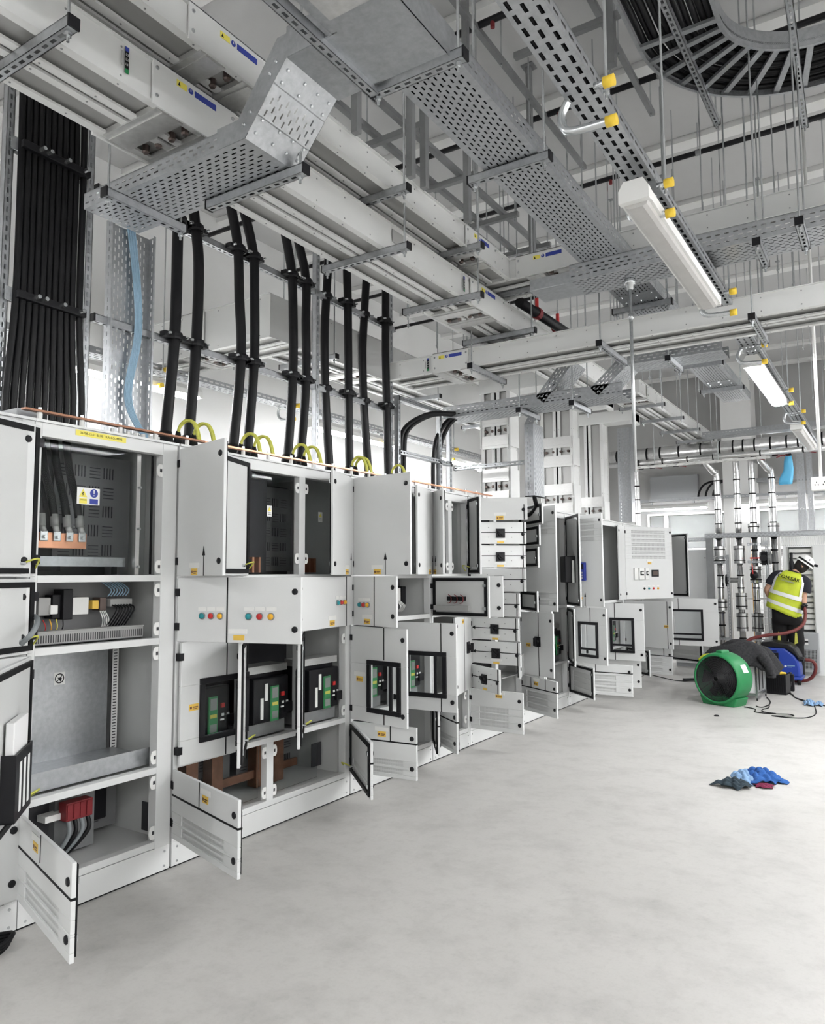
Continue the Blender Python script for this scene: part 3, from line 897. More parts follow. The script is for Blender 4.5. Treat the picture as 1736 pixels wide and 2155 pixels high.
for i in range(3):
    u = .21 + i * .06
    MB(mxp).box(u - .018, u + .018, -.05, 0.0, 1.335, 1.37).build('lamp_back', 'blackp', dd)
    pts = [V((u + .03 * math.sin(k * .7), -.055, 1.35 + .035 * math.cos(k * .7))) for k in range(6)]
    MB(mxp).tube(smooth_path(pts, 4), .003, 5).build('lamp_wire', 'reddark', dd, True)
MB(mxp).box(.05, .40, -.045, 0.0, 1.255, 1.295).build('wire_duct', 'greydev', dd)
door(t, 4.365, 1, .53, 1.185, .542, 99.7, win=(.20, .46, .63, .93), vline=[(.33, .53, .60), (.33, .965, 1.185)], tags=[('w', .09, .855), ('y', .09, .82)], extra='split')
door(t, 4.915, 1, .53, 1.185, .532, 87, win=(.13, .42, .66, .94), vline=[(.405, .53, .63), (.405, .97, 1.185)], extra='split')
door(t, 4.365, 1, .165, .515, .523, 86, vents=[(.07, .42, .19, .23), (.07, .42, .245, .285)], hline=[.405], vline=[(.32, .41, .515)], tags=[('w', .25, .485), ('y', .25, .45)])
door(t, 5.457, -1, .165, .515, .50, 35, vents=[(.08, .42, .19, .23)], hline=[.39])

# ---------------------------------------------------------------- narrow cabinet
t = cabinet('narrow open cabinet between the window doors and the arrow-marked doors', 5.475, 6.12, mullions=[(5.8, 1.55, 2.22)], back=-.5, backmat='barrier', lpost=.02, rpost=.03)
MB().box(-.09, -.086, 5.85, 6.08, 1.558, 2.203).build('clear_shield', 'glass', t)
sticker_warn(t, (-.08, 5.87, 1.86), (0, 1, 0))
for i in range(3):
    MB().box(-.3, -.2, 5.86 + i * .07, 5.885 + i * .07, 1.57, 2.2).build('riser_busbar', 'alu', t)
for z in (1.62, 2.15):
    catch(t, 5.83, z, 1)
    catch(t, 5.77, z, -1)
for z in (.25, .46):
    catch(t, 6.07, z, -1)
door(t, 5.49, 1, 1.55, 2.25, .31, 131, arrow=.12, tags=[('w', .1, 1.605), ('y', .1, 1.572)])
door(t, 6.10, -1, 1.55, 2.25, .30, 48, wire=True)
door(t, 5.49, 1, 1.20, 1.535, .61, 80)
door(t, 6.105, -1, .53, 1.185, .55, 14, vline=[.26], handle=(.14, .90), tags=[('y', .3, 1.14)])
door(t, 5.49, 1, .165, .515, .50, 127, vents=[(.08, .42, .19, .23), (.08, .42, .245, .285)], hline=[.405])

# ---------------------------------------------------------------- outgoing-way cabinet: stacked arrow-marked doors
ZR = [(2.045, 2.25), (1.83, 2.033), (1.612, 1.816), (1.395, 1.598), (1.178, 1.381), (.967, 1.164), (.754, .952), (.534, .74), (.165, .519)]
rl = [(.135, .165)] + [(a - .013, a - .001) for a, b2 in ZR[:-1]][::-1] + [(2.22, TOP)]
t = cabinet('tall open cabinet with a stack of shallow doors marked with black arrows', 6.125, 7.25, rails=sorted(rl), mullions=[(6.69, .165, 2.22)], lpost=.02, rpost=.02, back=-.3, backmat='dark')
TH = [67.4, 48.4, 45, 83, 97, 99.4, 97, 123.5, 92]
for i, ((a, b2), th) in enumerate(zip(ZR, TH)):
    if i == 0:
        door(t, 6.14, 1, a, b2, .53, th, nlock=1, vline=[(.50, a, a + .14)], tags=[('w', .28, a + .055), ('y', .28, a + .02)])
    elif i == 8:
        door(t, 6.14, 1, a, b2, .525, th, vents=[(.09, .38, .20, .25), (.09, .38, .26, .31), (.09, .38, .32, .37)], tags=[('w', .29, .50), ('y', .29, .475)])
    else:
        door(t, 6.14, 1, a, b2, .535, th, arrow='side', nlock=1)
for i, th in ((0, 50), (1, 46), (2, 44), (4, 42), (7, 20)):
    a, b2 = ZR[i]
    door(t, 7.24, -1, a, b2, .50, th, nlock=1, vline=[.30])
for i in range(3, 8):
    a, b2 = ZR[i]
    MB().box(-.29, -.12, 6.25, 6.6, a + .03, b2 - .03).build('moulded_breaker', 'blackp', t, bevel=.005)

# ---------------------------------------------------------------- S5 .. end of the row
R2 = [(.135, .17), (.515, .54), (1.15, 1.185), (2.205, TOP)]
t = cabinet('open cabinet with a tall louvred door just past the arrow-marked doors', 7.255, 7.87, rails=R2, back=-.45, backmat='dark', lpost=.02, rpost=.03)
MB().box(-.3, -.15, 7.4, 7.7, .6, .95).build('moulded_breaker', 'blackp', t, bevel=.006)
door(t, 7.265, 1, 1.18, 2.23, .57, 117, vents=[(.12, .45, 1.24, 1.29), (.12, .45, 1.31, 1.36), (.12, .45, 1.95, 2.0), (.12, .45, 2.02, 2.07)], arrow=.30)
door(t, 7.265, 1, .53, 1.16, .50, 117, vline=[.28], handle=(.27, .87), tags=[('y', .12, .83)])
door(t, 7.57, 1, .53, 1.16, .30, 116, vline=[.05], handle=(.09, .87))
door(t, 7.265, 1, .165, .515, .60, 122, vents=[(.09, .45, .20, .25), (.09, .45, .26, .31), (.09, .45, .32, .37)], vline=[(.17, .41, .515), (.42, .41, .515)], hline=[.405], tags=[('w', .26, .49), ('y', .26, .455)])

t = cabinet('open cabinet with one tall door standing edge-on, dark inside', 7.88, 8.548, rails=R2, back=-.5, backmat='barrier', lpost=.03, rpost=.03)
MB().box(-.4, -.2, 8.05, 8.35, 1.25, 1.55).build('control_chassis', 'alu', t)
for i in range(5):
    MB().box(-.2, -.16, 8.06 + i * .055, 8.10 + i * .055, 1.40, 1.50).build('control_device', 'white' if i % 2 else 'greydev', t)
    MB().tube(smooth_path([(-.18, 8.08 + i * .055, 1.40), (-.15, 8.08 + i * .05, 1.35), (-.2, 8.1 + i * .05, 1.26)]), .005, 6).build('wire', 'cable', t, True)
breaker(t, 8.05, .62)
dd = door(t, 8.54, -1, 1.18, 2.23, .62, 34)
MB(dmx(8.54, -1, 34)).box(.2, .45, -.12, 0, 1.45, 1.75).build('meter_housing', 'blackp', dd, bevel=.01)
MB(dmx(8.54, -1, 34)).box(.465, .475, -.045, -.02, 1.45, 1.70).build('terminal_strip', 'white', dd)
door(t, 8.54, -1, .53, 1.16, .60, 27)
door(t, 8.54, -1, .165, .515, .60, 47, vents=[(.10, .50, .20, .25), (.10, .50, .26, .31), (.10, .50, .32, .37), (.10, .50, .38, .43)])

t = cabinet('open cabinet with a blue-faced meter on its tall louvred door', 8.555, 9.83, rails=R2, mullions=[(9.19, .165, 2.22)], back=-.5, backmat='dark', lpost=.03, rpost=.03)
breaker(t, 8.66, .62)
breaker(t, 9.28, .62)
for z in (1.3, 2.1):
    catch(t, 9.16, z, -1)
    catch(t, 9.22, z, 1)
dd = door(t, 8.565, 1, 1.18, 2.23, .63, 119, vents=[(.10, .50, 1.92, 1.97), (.10, .50, 1.99, 2.04), (.10, .50, 2.06, 2.11), (.10, .50, 2.13, 2.18)], arrow=.33)
mxp = dmx(8.565, 1, 119)
MB(mxp).box(.14, .36, .022, .05, 1.47, 1.68).build('meter_face', 'blue', dd, bevel=.006)
MB(mxp).box(.16, .34, .05, .052, 1.60, 1.66).build('meter_display', 'blackp', dd)
for i in range(6):
    MB(mxp).box(.25 + (i % 2) * .045, .28 + (i % 2) * .045, .05, .053, 1.49 + (i // 2) * .03, 1.51 + (i // 2) * .03).build('meter_key', 'greydev', dd)
for i in range(3):
    MB(mxp).lathe([(0, .035), (.013, .035), (.015, .022)], (.16 + .055 * i, 0, 1.27), (0, 1, 0), 10).build('indicator_lamp', ('copperdark', 'red', 'amber')[i], dd, True)
MB(mxp).box(.2, .3, .022, .0245, 1.82, 1.845).build('label_plate', 'white', dd)
MB(mxp).box(.14, .30, .022, .0245, 1.75, 1.78).build('label_plate', 'white', dd)
door(t, 8.565, 1, .53, 1.16, .63, 116, win=(.22, .47, .63, .97), vline=[(.38, 1.0, 1.16)], extra='splitz')
door(t, 9.20, 1, .50, 1.185, .72, 91, win=(.33, .57, .62, .98), vline=[(.36, 1.01, 1.185), (.36, .5, .59)], extra='splitz')
door(t, 8.565, 1, .165, .515, .74, 88, vents=[(.10, .55, .20, .25), (.10, .55, .27, .32), (.10, .55, .34, .39)], hline=[.42], vline=[(.32, .42, .515)], tags=[('y', .15, .47)])
door(t, 9.20, 1, .165, .515, .64, 80, tags=[('y', .1, .47), ('w', .1, .5)], vents=[(.10, .52, .20, .25)])

t = cabinet('open cabinet beside the last ventilated door, its doors swung wide', 9.84, 10.79, rails=R2, back=-.5, backmat='dark', lpost=.03, rpost=.05)
breaker(t, 10.1, .62)
door(t, 10.78, -1, 1.18, 2.23, .36, 3)
door(t, 10.78, -1, .165, .515, .62, 45, vents=[(.10, .50, .20, .25), (.10, .50, .28, .33)])

t = cabinet('cabinet at the far end with a pale ventilated door facing the camera', 10.80, 11.75, rails=R2, back=-.5, backmat='dark', lpost=.03, rpost=.05)
vn = []
for i in range(7):
    vn.append((.12, .74, 1.76 + i * .062, 1.805 + i * .062))
dd = door(t, 10.81, 1, 1.18, 2.23, .88, 33, vents=vn, buttons=None, tags=[('w', .44, 1.735), ('y', .44, 1.70)])
mxp = dmx(10.81, 1, 33)
for i in range(4):
    MB(mxp).lathe([(0, .036), (.014, .036), (.017, .022)], (.33 + .085 * i, 0, 1.33), (0, 1, 0), 10).build('indicator_lamp', ('blackp', 'teal', 'red', 'orange')[i], dd, True)
    MB(mxp).box(.305 + .085 * i, .355 + .085 * i, .022, .0245, 1.36, 1.375).build('label_plate', 'white', dd)
for (u, w_) in ((.14, .06), (.23, .085), (.34, .06)):
    dv = MB(mxp).box(u, u + w_, .022, .05, 1.46, 1.63).build('switch_module', 'white', dd, bevel=.003)
    if w_ > .06 or u > .3:
        MB(mxp).box(u + .012, u + w_ - .012, .05, .056, 1.52, 1.585).build('toggle_well', 'blackp', dv)
        MB(mxp).box(u + .025, u + w_ - .025, .056, .07, 1.54, 1.57).build('toggle', 'white', dv)
MB(mxp).box(.47, .60, .022, .035, 1.50, 1.60).build('digital_meter', 'blackp', dd, bevel=.003)
MB(mxp).box(.49, .58, .035, .036, 1.52, 1.58).build('meter_display', 'bronze', dd)
door(t, 10.81, 1, .53, 1.165, .80, 113, vline=[.72], tags=[('y', .70, .83)])
door(t, 10.81, 1, .165, .515, .70, 104, vents=[(.15, .55, .20, .25), (.15, .55, .28, .33), (.15, .55, .34, .38)], hline=[.42], vline=[(.58, .42, .515)])

t = cabinet('last cabinet of the row with a wide window door facing the camera', 11.76, 12.72, rails=R2, back=-.5, backmat='dark', lpost=.03, rpost=.05)
door(t, 12.70, -1, 1.18, 2.18, .62, 58)
door(t, 11.78, 1, .47, 1.17, 1.06, 88, win=(.30, .82, .58, .98), vline=[(.50, 1.01, 1.17), (.50, .47, .55)], extra='splitz')
door(t, 12.70, -1, .165, .515, .80, 62, vents=[(.10, .70, .20, .25), (.10, .70, .28, .33)])
# ================================================================ OVERHEAD SERVICES
def channel(p, q, parent, name='strut_channel', face=(0, 0, -1), w=.041, h=.041, caps=True, m='galv', pu=.05):
    """slotted strut channel; p,q centre of the slotted face, body lies away from it"""
    p = V(p)
    q = V(q)
    d = (q - p).normalized()
    f = V(face).normalized()
    s = d.cross(f).normalized()
    L = (q - p).length
    b = MB()
    b.perf(p - s * w / 2, d, s, L, w, pu=pu, pv=w * .5, su=pu * .55, sv=.013, mg=.008, stag=False)
    for sg in (-1, 1):
        a = p + s * sg * (w / 2 - .0015) - f * h / 2
        b.bar(a, a + d * L, .003, h, f)
        c = p + s * sg * (w / 2 - .006) - f * (h - .0015)
        b.bar(c, c + d * L, .012, .003, f)
    o = b.build(name, m, parent)
    if caps:
        for e, sg in ((p, -1), (q, 1)):
            c = MB()
            c.bar(e - f * h / 2 - d * .002 * sg, e - f * h / 2 + d * .006 * sg, w + .004, h + .004, f)
            c.build('end_cap', 'blackp', parent)
    return o


def rod(x, y, z0, z1, parent=None, r=.006):
    m = MB().cyl((x, y, z0), (x, y, z1), r, 6)
    m.cyl((x, y, z0 + .02), (x, y, z0 + .034), .013, 6)
    return m.build('threaded_rod', 'zinc', parent)


def trapeze(p, q, label, rods=True, inset=.03, top=ZC, group='trapeze brackets'):
    t = thing('trapeze_bracket', label, 'bracket', group)
    p = V(p)
    q = V(q)
    channel(p, q, t)
    d = (q - p).normalized()
    if rods:
        for e in (p + d * inset, q - d * inset):
            rod(e.x, e.y, p.z - .04, top, t)
    return t


ORD = ('first', 'second', 'third', 'fourth', 'fifth', 'sixth', 'seventh', 'eighth', 'ninth')


def safety_strip(t, mx, s=1.0):
    """yellow and blue strip label in local x (along) y (up) plane"""
    MB(mx).box(-.11 * s, -.055 * s, -.014 * s, .014 * s, 0, .001).build('yellow_label', 'signyellow', t)
    MB(mx).prism([(-.104 * s, -.009 * s, .0011), (-.09 * s, -.009 * s, .0011), (-.097 * s, .008 * s, .0011)], (0, 0, .0004)).build('warning_mark', 'black', t)
    MB(mx).lathe([(0, .001), (.013 * s, .001), (.013 * s, 0)], (-.034 * s, 0, 0), (0, 0, 1), 14).build('blue_disc', 'blue', t)
    MB(mx).box(-.012 * s, .11 * s, -.014 * s, .014 * s, 0, .001).build('blue_label', 'blue', t)
    MB(mx).box(-.036 * s, -.032 * s, -.002 * s, .009 * s, .0011, .0015).build('exclamation_mark', 'white', t)


def trunk(label, O, U, W, L, w, h, joints=(), side=1, lips=True, label_up=False, cat='busbar', grp='cream busbar trunking'):
    t = thing('busbar_trunking', label, cat, grp)
    mx = frame_mx(O, U, W)
    m = MB(mx)
    for y0, y1 in ((0, .032), (w / 2 - .05, w / 2 - .012), (w / 2 + .012, w / 2 + .05), (w - .032, w)):
        m.box(0, L, y0, y1, 0, .012)
    m.box(0, L, 0, .008, .012, h)
    m.box(0, L, w - .008, w, .012, h)
    if lips:
        m.box(0, L, -.014, 0, h - .006, h)
        m.box(0, L, w, w + .014, h - .006, h)
        m.box(0, L, -.008, 0, 0, .008)
        m.box(0, L, w, w + .008, 0, .008)
    m.build('casing', 'bus', t)
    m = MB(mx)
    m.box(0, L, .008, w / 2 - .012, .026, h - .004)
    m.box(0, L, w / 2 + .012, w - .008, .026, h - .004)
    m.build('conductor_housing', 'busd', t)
    MB(mx).box(0, L, w / 2 - .012, w / 2 + .012, .02, .03).build('shadow_gap', 'black', t)
    for a in (-.003, L):
        MB(mx).box(a, a + .003, 0, w, 0, h).build('end_plate', 'bus', t)
    m = MB(mx)
    a = .12
    while a < L - .05:
        for y in (.016, w / 2 - .03, w / 2 + .03, w - .016):
            m.lathe([(0, -.003), (.0045, -.002), (.005, 0)], (a, y, 0), (0, 0, 1), 5)
        for y, s in ((0, -1), (w, 1)):
            for z in (.03, h - .03):
                m.lathe([(0, .003), (.0045, .002), (.005, 0)], (a, y, z), (0, s, 0), 5)
        a += .24
    m.build('rivets', 'galvd', t, kind='stuff')
    for (a0, a1, lab) in joints:
        y0 = -.016
        y1 = w + .016
        j = MB(mx)
        j.box(a0, a1, y0, y0 + .01, -.012, h + .008)
        j.box(a0, a1, y1 - .01, y1, -.012, h + .008)
        j.box(a0, a1, y0, y1, h, h + .008)
        ob = j.build('joint_cover', 'bus', t, bevel=.002)
        mid = (a0 + a1) / 2
        jb = MB(mx)
        for dx in (-.19, .05):
            jb.box(mid + dx, mid + dx + .14, .012, w - .012, -.006, .02)
            jb.box(mid + dx + .03, mid + dx + .11, .012, w - .012, -.012, -.006)
        jb.build('joint_plate', 'alu', t)
        for f in (.15, .38, .62, .85):
            MB(mx).lathe([(0, -.012), (.012, -.012), (.017, -.004), (.017, .03)], (mid, f * w, 0), (0, 0, 1), 8).build('joint_bolt', 'bronze', t)
        for a in (a0 + .02, a1 - .02):
            for z in (.03, h - .03):
                MB(mx).lathe([(0, .005), (.008, .004), (.009, 0)], (a, y1 if side > 0 else y0, z), (0, side, 0), 8).build('cover_bolt', 'zinc', ob)
        if lab:
            yv = (y1 + .0006) if side > 0 else (y0 - .0006)
            Ov = mx @ V((mid, yv, h - .035))
            Ud = (mx.to_3x3() @ V((1, 0, 0)))
            safety_strip(ob, frame_mx(Ov, Ud if (side < 0) else -Ud, mx.to_3x3() @ V((0, 0, 1))) if False else frame_mx(Ov, lab if isinstance(lab, V) else Ud, V((0, 0, 1))))
    return t


def tray(label, O, U, W, L, wd, fl=.09, seg=3.0, grp='perforated cable trays', flip=1, name='cable_tray', **pk):
    t = thing(name, label, 'cable tray', grp)
    U = V(U).normalized()
    W = V(W).normalized()
    N = U.cross(W) * flip
    O = V(O)
    a = 0.0
    while a < L - .01:
        l = min(seg, L - a)
        MB().perf(O + U * a, U, W, l, wd, **pk).build('base_plate', 'galv', t)
        for y in (0, wd):
            MB().perf(O + U * a + W * y, U, N, l, fl, **pk).build('side_flange', 'galv', t)
            s = 1 if y == 0 else -1
            e = O + U * a + W * y + N * fl + W * s * .006
            MB().bar(e, e + U * l, .012, .004, N).build('flange_lip', 'galv', t)
        if a > 0:
            c = MB()
            c.bar(O + U * (a - .09) + W * wd / 2 - N * .002, O + U * (a + .09) + W * wd / 2 - N * .002, wd * .98, .002, N)
            for y in (-.0015, wd + .0015):
                e = O + W * y + N * fl * .5
                c.bar(e + U * (a - .09), e + U * (a + .09), .0015, fl * .7, N)
            cp = c.build('coupler', 'galv', t)
            b = MB()
            for da in (-.06, .06):
                for y in (.04, wd * .5, wd - .04):
                    b.lathe([(0, .009), (.007, .008), (.009, 0)], O + U * (a + da) + W * y - N * .003, -N, 7)
            b.build('coupler_bolts', 'zinc', cp, kind='stuff')
        a += l
    return t


X, Y, Z = V((1, 0, 0)), V((0, 1, 0)), V((0, 0, 1))
# --- main busbar runs
TA = trunk('near cream busbar run over the cabinet fronts, lower of the two long runs', (.834, .2, 3.5), Y, -X, 8.2, .38, .18, joints=[(1.70, 2.16, Y), (4.45, 5.0, Y)], side=-1)
trunk('shaded busbar run just above and right of the lower long run', (.99, .2, 3.75), Y, -X, 4.795, .39, .145, joints=[(1.75, 2.3, Y), (4.1, 4.55, Y)], side=-1)
trunk('shaded busbar branch running right from the corner of the upper run', (.60, 5.0, 3.75), X, Y, 4.4, .39, .145, joints=[(.45, .95, X)], side=-1)
TC = trunk('cream cross busbar spanning the room above the far cabinets', (-.35, 5.35, 3.25), X, Y, 5.6, .43, .15, joints=[(.46, .80, X), (3.45, 3.95, X)], side=-1)
trunk('far busbar run continuing beyond the sloping tray bends', (.834, 8.9, 3.7), Y, -X, 4.6, .38, .16, joints=[(.3, .7, None)], side=-1)
# L-shaped trunking behind the riser cables
trunk('busbar run in the rear corridor behind the black riser cables', (-.8, 4.752, 3.45), Y, -X, 4.2, .42, .36, joints=[(.75, 1.15, None)], side=-1, lips=True)
trunk('busbar stub turning into the rear corridor behind the risers', (-2.95, 4.33, 3.45), X, Y, 2.15, .42, .36, joints=[(1.1, 1.4, None)], side=-1)
for i, y in enumerate((1.45, 3.6, 4.53, 5.44)):
    trapeze((.355, y, 3.46), (1.0, y, 3.46), 'galvanised bracket under the lower long busbar, %s from the camera' % ORD[i])
for i, y in enumerate((3.43, 4.33, 5.22)):
    trapeze((.50, y, 3.71), (1.11, y, 3.71), 'galvanised bracket under the upper shaded busbar, %s from the camera' % ORD[i])
for i, x in enumerate((.50, 1.57, 2.60, 3.8)):
    trapeze((x, 5.27, 3.21), (x, 5.9, 3.21), 'galvanised bracket under the cross busbar, %s from the cabinets' % ORD[i])
for i, y in enumerate((9.6, 10.6, 11.6, 12.6)):
    trapeze((.38, y, 3.66), (.95, y, 3.66), 'galvanised bracket under the far busbar run, %s from the camera' % ORD[i])
for i, y in enumerate((5.0, 6.75, 8.4)):
    trapeze((-1.30, y, 3.41), (-.65, y, 3.41), 'galvanised bracket under the rear corridor busbar, %s from the camera' % ORD[i])
# vertical busbar risers on the cabinets
for i, (y, x0, wd, zt) in enumerate(((7.2, -.40, .33, 3.5), (8.9, -.43, .42, 3.6), (10.0, -.42, .42, 3.6))):
    trunk('vertical busbar riser on the cabinet tops, %s of three from the camera' % ORD[i], (x0, y, 2.283), Z, X, zt - 2.283, wd, .2, joints=[(.02, .38, None), (.62, .98, None)] if i < 2 else [(.0, .25, None)], side=-1, grp='vertical busbar risers')
    t = thing('busbar_elbow', 'pale elbow box capping the %s vertical busbar riser' % ORD[i], 'busbar', 'riser elbows')
    MB().box(x0 - .02, x0 + wd + .45, y - .02, y + .24, zt, zt + .16).build('elbow_box', 'bus', t, bevel=.004)
    MB().box(x0 + wd + .40, x0 + wd + .45, y - .03, y + .25, zt - .03, zt + .17).build('elbow_flange', 'bus', t)
# --- low perforated tray, its rise and the long perforated tray
tray('perforated tray crossing under the busbars above the first cabinet', (.14, 2.07, 3.3), X, Y, 1.07, .31, .075)
t = thing('tray_riser', 'sloping sheet-metal tray bend joining the low tray to the upper tray', 'cable tray')
a0, a1 = V((1.21, 2.07, 3.3)), V((1.43, 2.07, 3.555))
dv = (a1 - a0).normalized()
nn = V((-dv.z, 0, dv.x))
Ls = (a1 - a0).length
MB().perf(a0 + dv * .10, dv, Y, Ls - .2, .31).build('slotted_plate', 'galv', t)
MB().add([a0, a0 + Y * .31, a0 + Y * .31 + dv * .105, a0 + dv * .105], [(0, 1, 2, 3)]).build('bend_plate', 'galv', t)
MB().add([a1, a1 + Y * .31, a1 + Y * .31 - dv * .105, a1 - dv * .105], [(0, 1, 2, 3)]).build('bend_plate', 'galv', t)
for y in (2.068, 2.382):
    MB().add([(a0.x - .16, y, a0.z), (a0.x, y, a0.z), (a1.x, y, a1.z), (a1.x + .2, y, a1.z), (a1.x + .2, y, a1.z + .10), (a1.x - .05, y, a1.z + .10), (a0.x - .04, y, a0.z + .09), (a0.x - .16, y, a0.z + .09)], [tuple(range(8))]).build('side_plate', 'galv', t)
b = MB()
for f in (.12, .28, .75, .9):
    for y in (2.1, 2.2, 2.28, 2.35):
        b.lathe([(0, .008), (.006, .007), (.008, 0)], a0 + dv * Ls * f + Y * (y - 2.07), -nn, 6)
    b.lathe([(0, .008), (.006, .007), (.008, 0)], a0 + dv * Ls * f + nn * .04 + V((0, -.003, 0)), -Y, 6)
b.build('bolts', 'zinc', t, kind='stuff')
t = thing('tray_junction', 'plain sheet-metal tray box where the riser meets the long tray', 'cable tray')
MB().box(1.43, 1.965, 2.07, 2.39, 3.555, 3.558).build('plate', 'galv', t)
MB().box(1.43, 1.68, 2.066, 2.069, 3.555, 3.68).build('near_side', 'galv', t)
MB().box(1.60, 1.66, 2.384, 2.387, 3.555, 3.66).build('far_side', 'galv', t)
MB().box(1.655, 1.658, .4, 2.069, 3.555, 3.68).build('left_side', 'galv', t)
MB().box(1.962, 1.965, .4, 2.45, 3.555, 3.68).build('right_side', 'galv', t)
MB().box(1.657, 1.963, .4, 2.07, 3.555, 3.558).build('plate', 'galv', t)
MB().box(1.70, 1.92, .6, 2.0, 3.547, 3.555).build('raised_panel', 'alu', t)
tray('long perforated tray running down the room, its near end at the sheet-metal box', (1.965, 2.45, 3.58), Y, -X, 7.05, .295, .09)
t = thing('strut_rail', 'slotted strut running under the sheet-metal tray box toward the camera', 'strut')
channel((1.60, .6, 3.53), (1.60, 2.42, 3.53), t)
for i, y in enumerate((2.43, 3.28, 5.6, 7.53, 8.68)):
    trapeze((1.58, y, 3.535), (2.02, y, 3.535), 'galvanised bracket under the long perforated tray, %s from the camera' % ORD[i])
# brackets of the low tray
trapeze((.40, 2.0, 3.26), (.40, 2.45, 3.26), 'bracket carrying the cabinet end of the low crossing tray', inset=.02)
trapeze((.70, 2.345, 3.255), (1.29, 2.345, 3.255), 'bracket along the far edge of the low crossing tray', rods=False)
rod(1.26, 2.345, 3.22, ZC, [o for o in bpy.data.objects if o.name.startswith('trapeze_bracket')][-1])
# cross tray below the long tray
tray('wide perforated tray crossing the room under the long tray', (1.60, 4.62, 3.47), X, Y, 3.8, .30, .11)
t = thing('end_cover', 'short plain box joining the shaded busbar branch to the crossing tray', 'cover')
MB().box(1.30, 1.60, 4.66, 4.92, 3.48, 3.56).build('cover_box', 'galv', t, bevel=.003)
for i, (x, y) in enumerate(((2.735, 4.6), (2.97, 4.45))):
    t = trapeze((x, y, 3.43), (x, y + .38, 3.43), 'galvanised bracket under the wide crossing tray, %s from the cabinets' % ORD[i])
t = trapeze((4.2, 4.55, 3.43), (4.2, 4.99, 3.43), 'galvanised bracket under the wide crossing tray near the right wall')
# far low tray with sloping branches
tray('perforated tray over the arrow-marked cabinet with two sloping branches', (-.30, 6.2, 3.05), X, Y, 1.75, .30, .11)
for i, (xa, za, xb, zb) in enumerate(((.74, 3.07, 1.03, 3.40), (1.24, 3.07, 1.50, 3.30))):
    t = thing('tray_branch', ('sloping perforated tray branch rising to the cross busbar', 'short sloping tray branch beside the hanging conduit')[i], 'cable tray', 'sloping tray branches')
    p0, p1 = V((xa, 6.2, za)), V((xb, 6.2, zb))
    d0 = (p1 - p0).normalized()
    n0 = V((-d0.z, 0, d0.x))
    L0 = (p1 - p0).length
    MB().perf(p0, d0, Y, L0, .30).build('base_plate', 'galv', t)
    for y in (0, .30):
        MB().perf(p0 + Y * y, d0, n0, L0, .10).build('side_flange', 'galv', t)
        MB().add([p0 + Y * (y - .001), p0 + Y * (y - .001) + n0 * .10, p0 + Y * (y - .001) - X * .16 + Z * .08, p0 + Y * (y - .001) - X * .14], [(0, 1, 2, 3)]).build('bend_plate', 'galv', t)
    MB().add([p0, p0 + Y * .3, p0 + Y * .3 + d0 * .09 - n0 * .002, p0 + d0 * .09 - n0 * .002], [(0, 1, 2, 3)]).build('splice_plate', 'zinc', t)
tray('perforated tray continuing right from the short sloping branch', (1.50, 6.2, 3.30), X, Y, .75, .30, .10)
for i, x in enumerate((.53, 1.03, 1.85)):
    trapeze((x, 6.12, (3.0, 3.0, 3.26)[i]), (x, 6.56, (3.0, 3.0, 3.26)[i]), 'galvanised bracket under the tray over the arrow-marked cabinet, %s from the wall' % ORD[i])
t = thing('tray_drop', 'vertical perforated tray dropping to the arrow-marked cabinet', 'cable tray')
MB().perf((.28, 6.8, 2.31), Z, X, .72, .095).build('front_face', 'galv', t)
MB().perf((.375, 6.8, 2.31), Z, Y, .72, .25).build('side_face', 'galv', t)
MB().perf((.28, 6.8, 2.31), Z, Y, .72, .25).build('side_face', 'galv', t)
MB().perf((.28, 6.8, 3.03), V((.25, -.3, .12)), X, .36, .095).build('curved_neck', 'galv', t)
MB().bar((.28, 6.8, 2.31), (.375, 6.8, 2.31), .012, .012).build('edge_trim', 'black', t)
MB().bar((.375, 6.8, 2.31), (.375, 7.05, 2.31), .012, .012).build('edge_trim', 'black', t)
tag(MB().tube(smooth_path([(.33, 6.9, 2.6), (.33, 6.9, 2.33), (.30, 7.0, 2.22), (.15, 7.1, 2.15), (-.05, 7.15, 2.27)]), .022, 8).build('drop_cable', 'cable', None, True), 'black cables curving out of the vertical tray drop', 'cable')
t = thing('strut_rail', 'horizontal slotted strut between the vertical busbar riser and the tray drop', 'strut')
channel((-.55, 6.85, 2.66), (.28, 6.85, 2.66), t, face=(0, -1, 0))
# slotted lighting channel with hooked supports
tray('narrow slotted channel tray carrying the batten lights', (2.475, .5, 3.36), Y, -X, 12.0, .13, .055, name='slotted_channel', pu=.07, pv=.042, su=.045, sv=.014, mg=.002)
for i, (y, lo) in enumerate(((2.62, 1), (3.47, 0), (5.06, 1), (6.4, 1), (8.15, 1), (9.3, 1))):
    t = thing('support_hook', 'bent steel hook with yellow caps holding the slotted channel, %s from the camera' % ORD[i], 'hook', 'yellow-capped hooks')
    pts = [(2.36, y, 3.345), (2.335, y, 3.30), (2.335, y, 3.255), (2.36, y, 3.225), (2.42, y, 3.215), (2.52, y, 3.212)]
    MB().tube(smooth_path(pts, 4), .016, 8).build('lower_arm', 'zinc', t, True)
    MB().cyl((2.48, y - .05, 3.33), (2.53, y - .05, 3.33), .013, 8).build('upper_arm', 'zinc', t, True)
    MB().cyl((2.505, y, 3.21), (2.545, y, 3.21), .021, 10).build('yellow_cap', 'capyellow', t, True)
    MB().cyl((2.515, y - .05, 3.33), (2.555, y - .05, 3.33), .021, 10).build('yellow_cap', 'capyellow', t, True)
    rod(2.50, y + .03, 3.32, ZC, t)
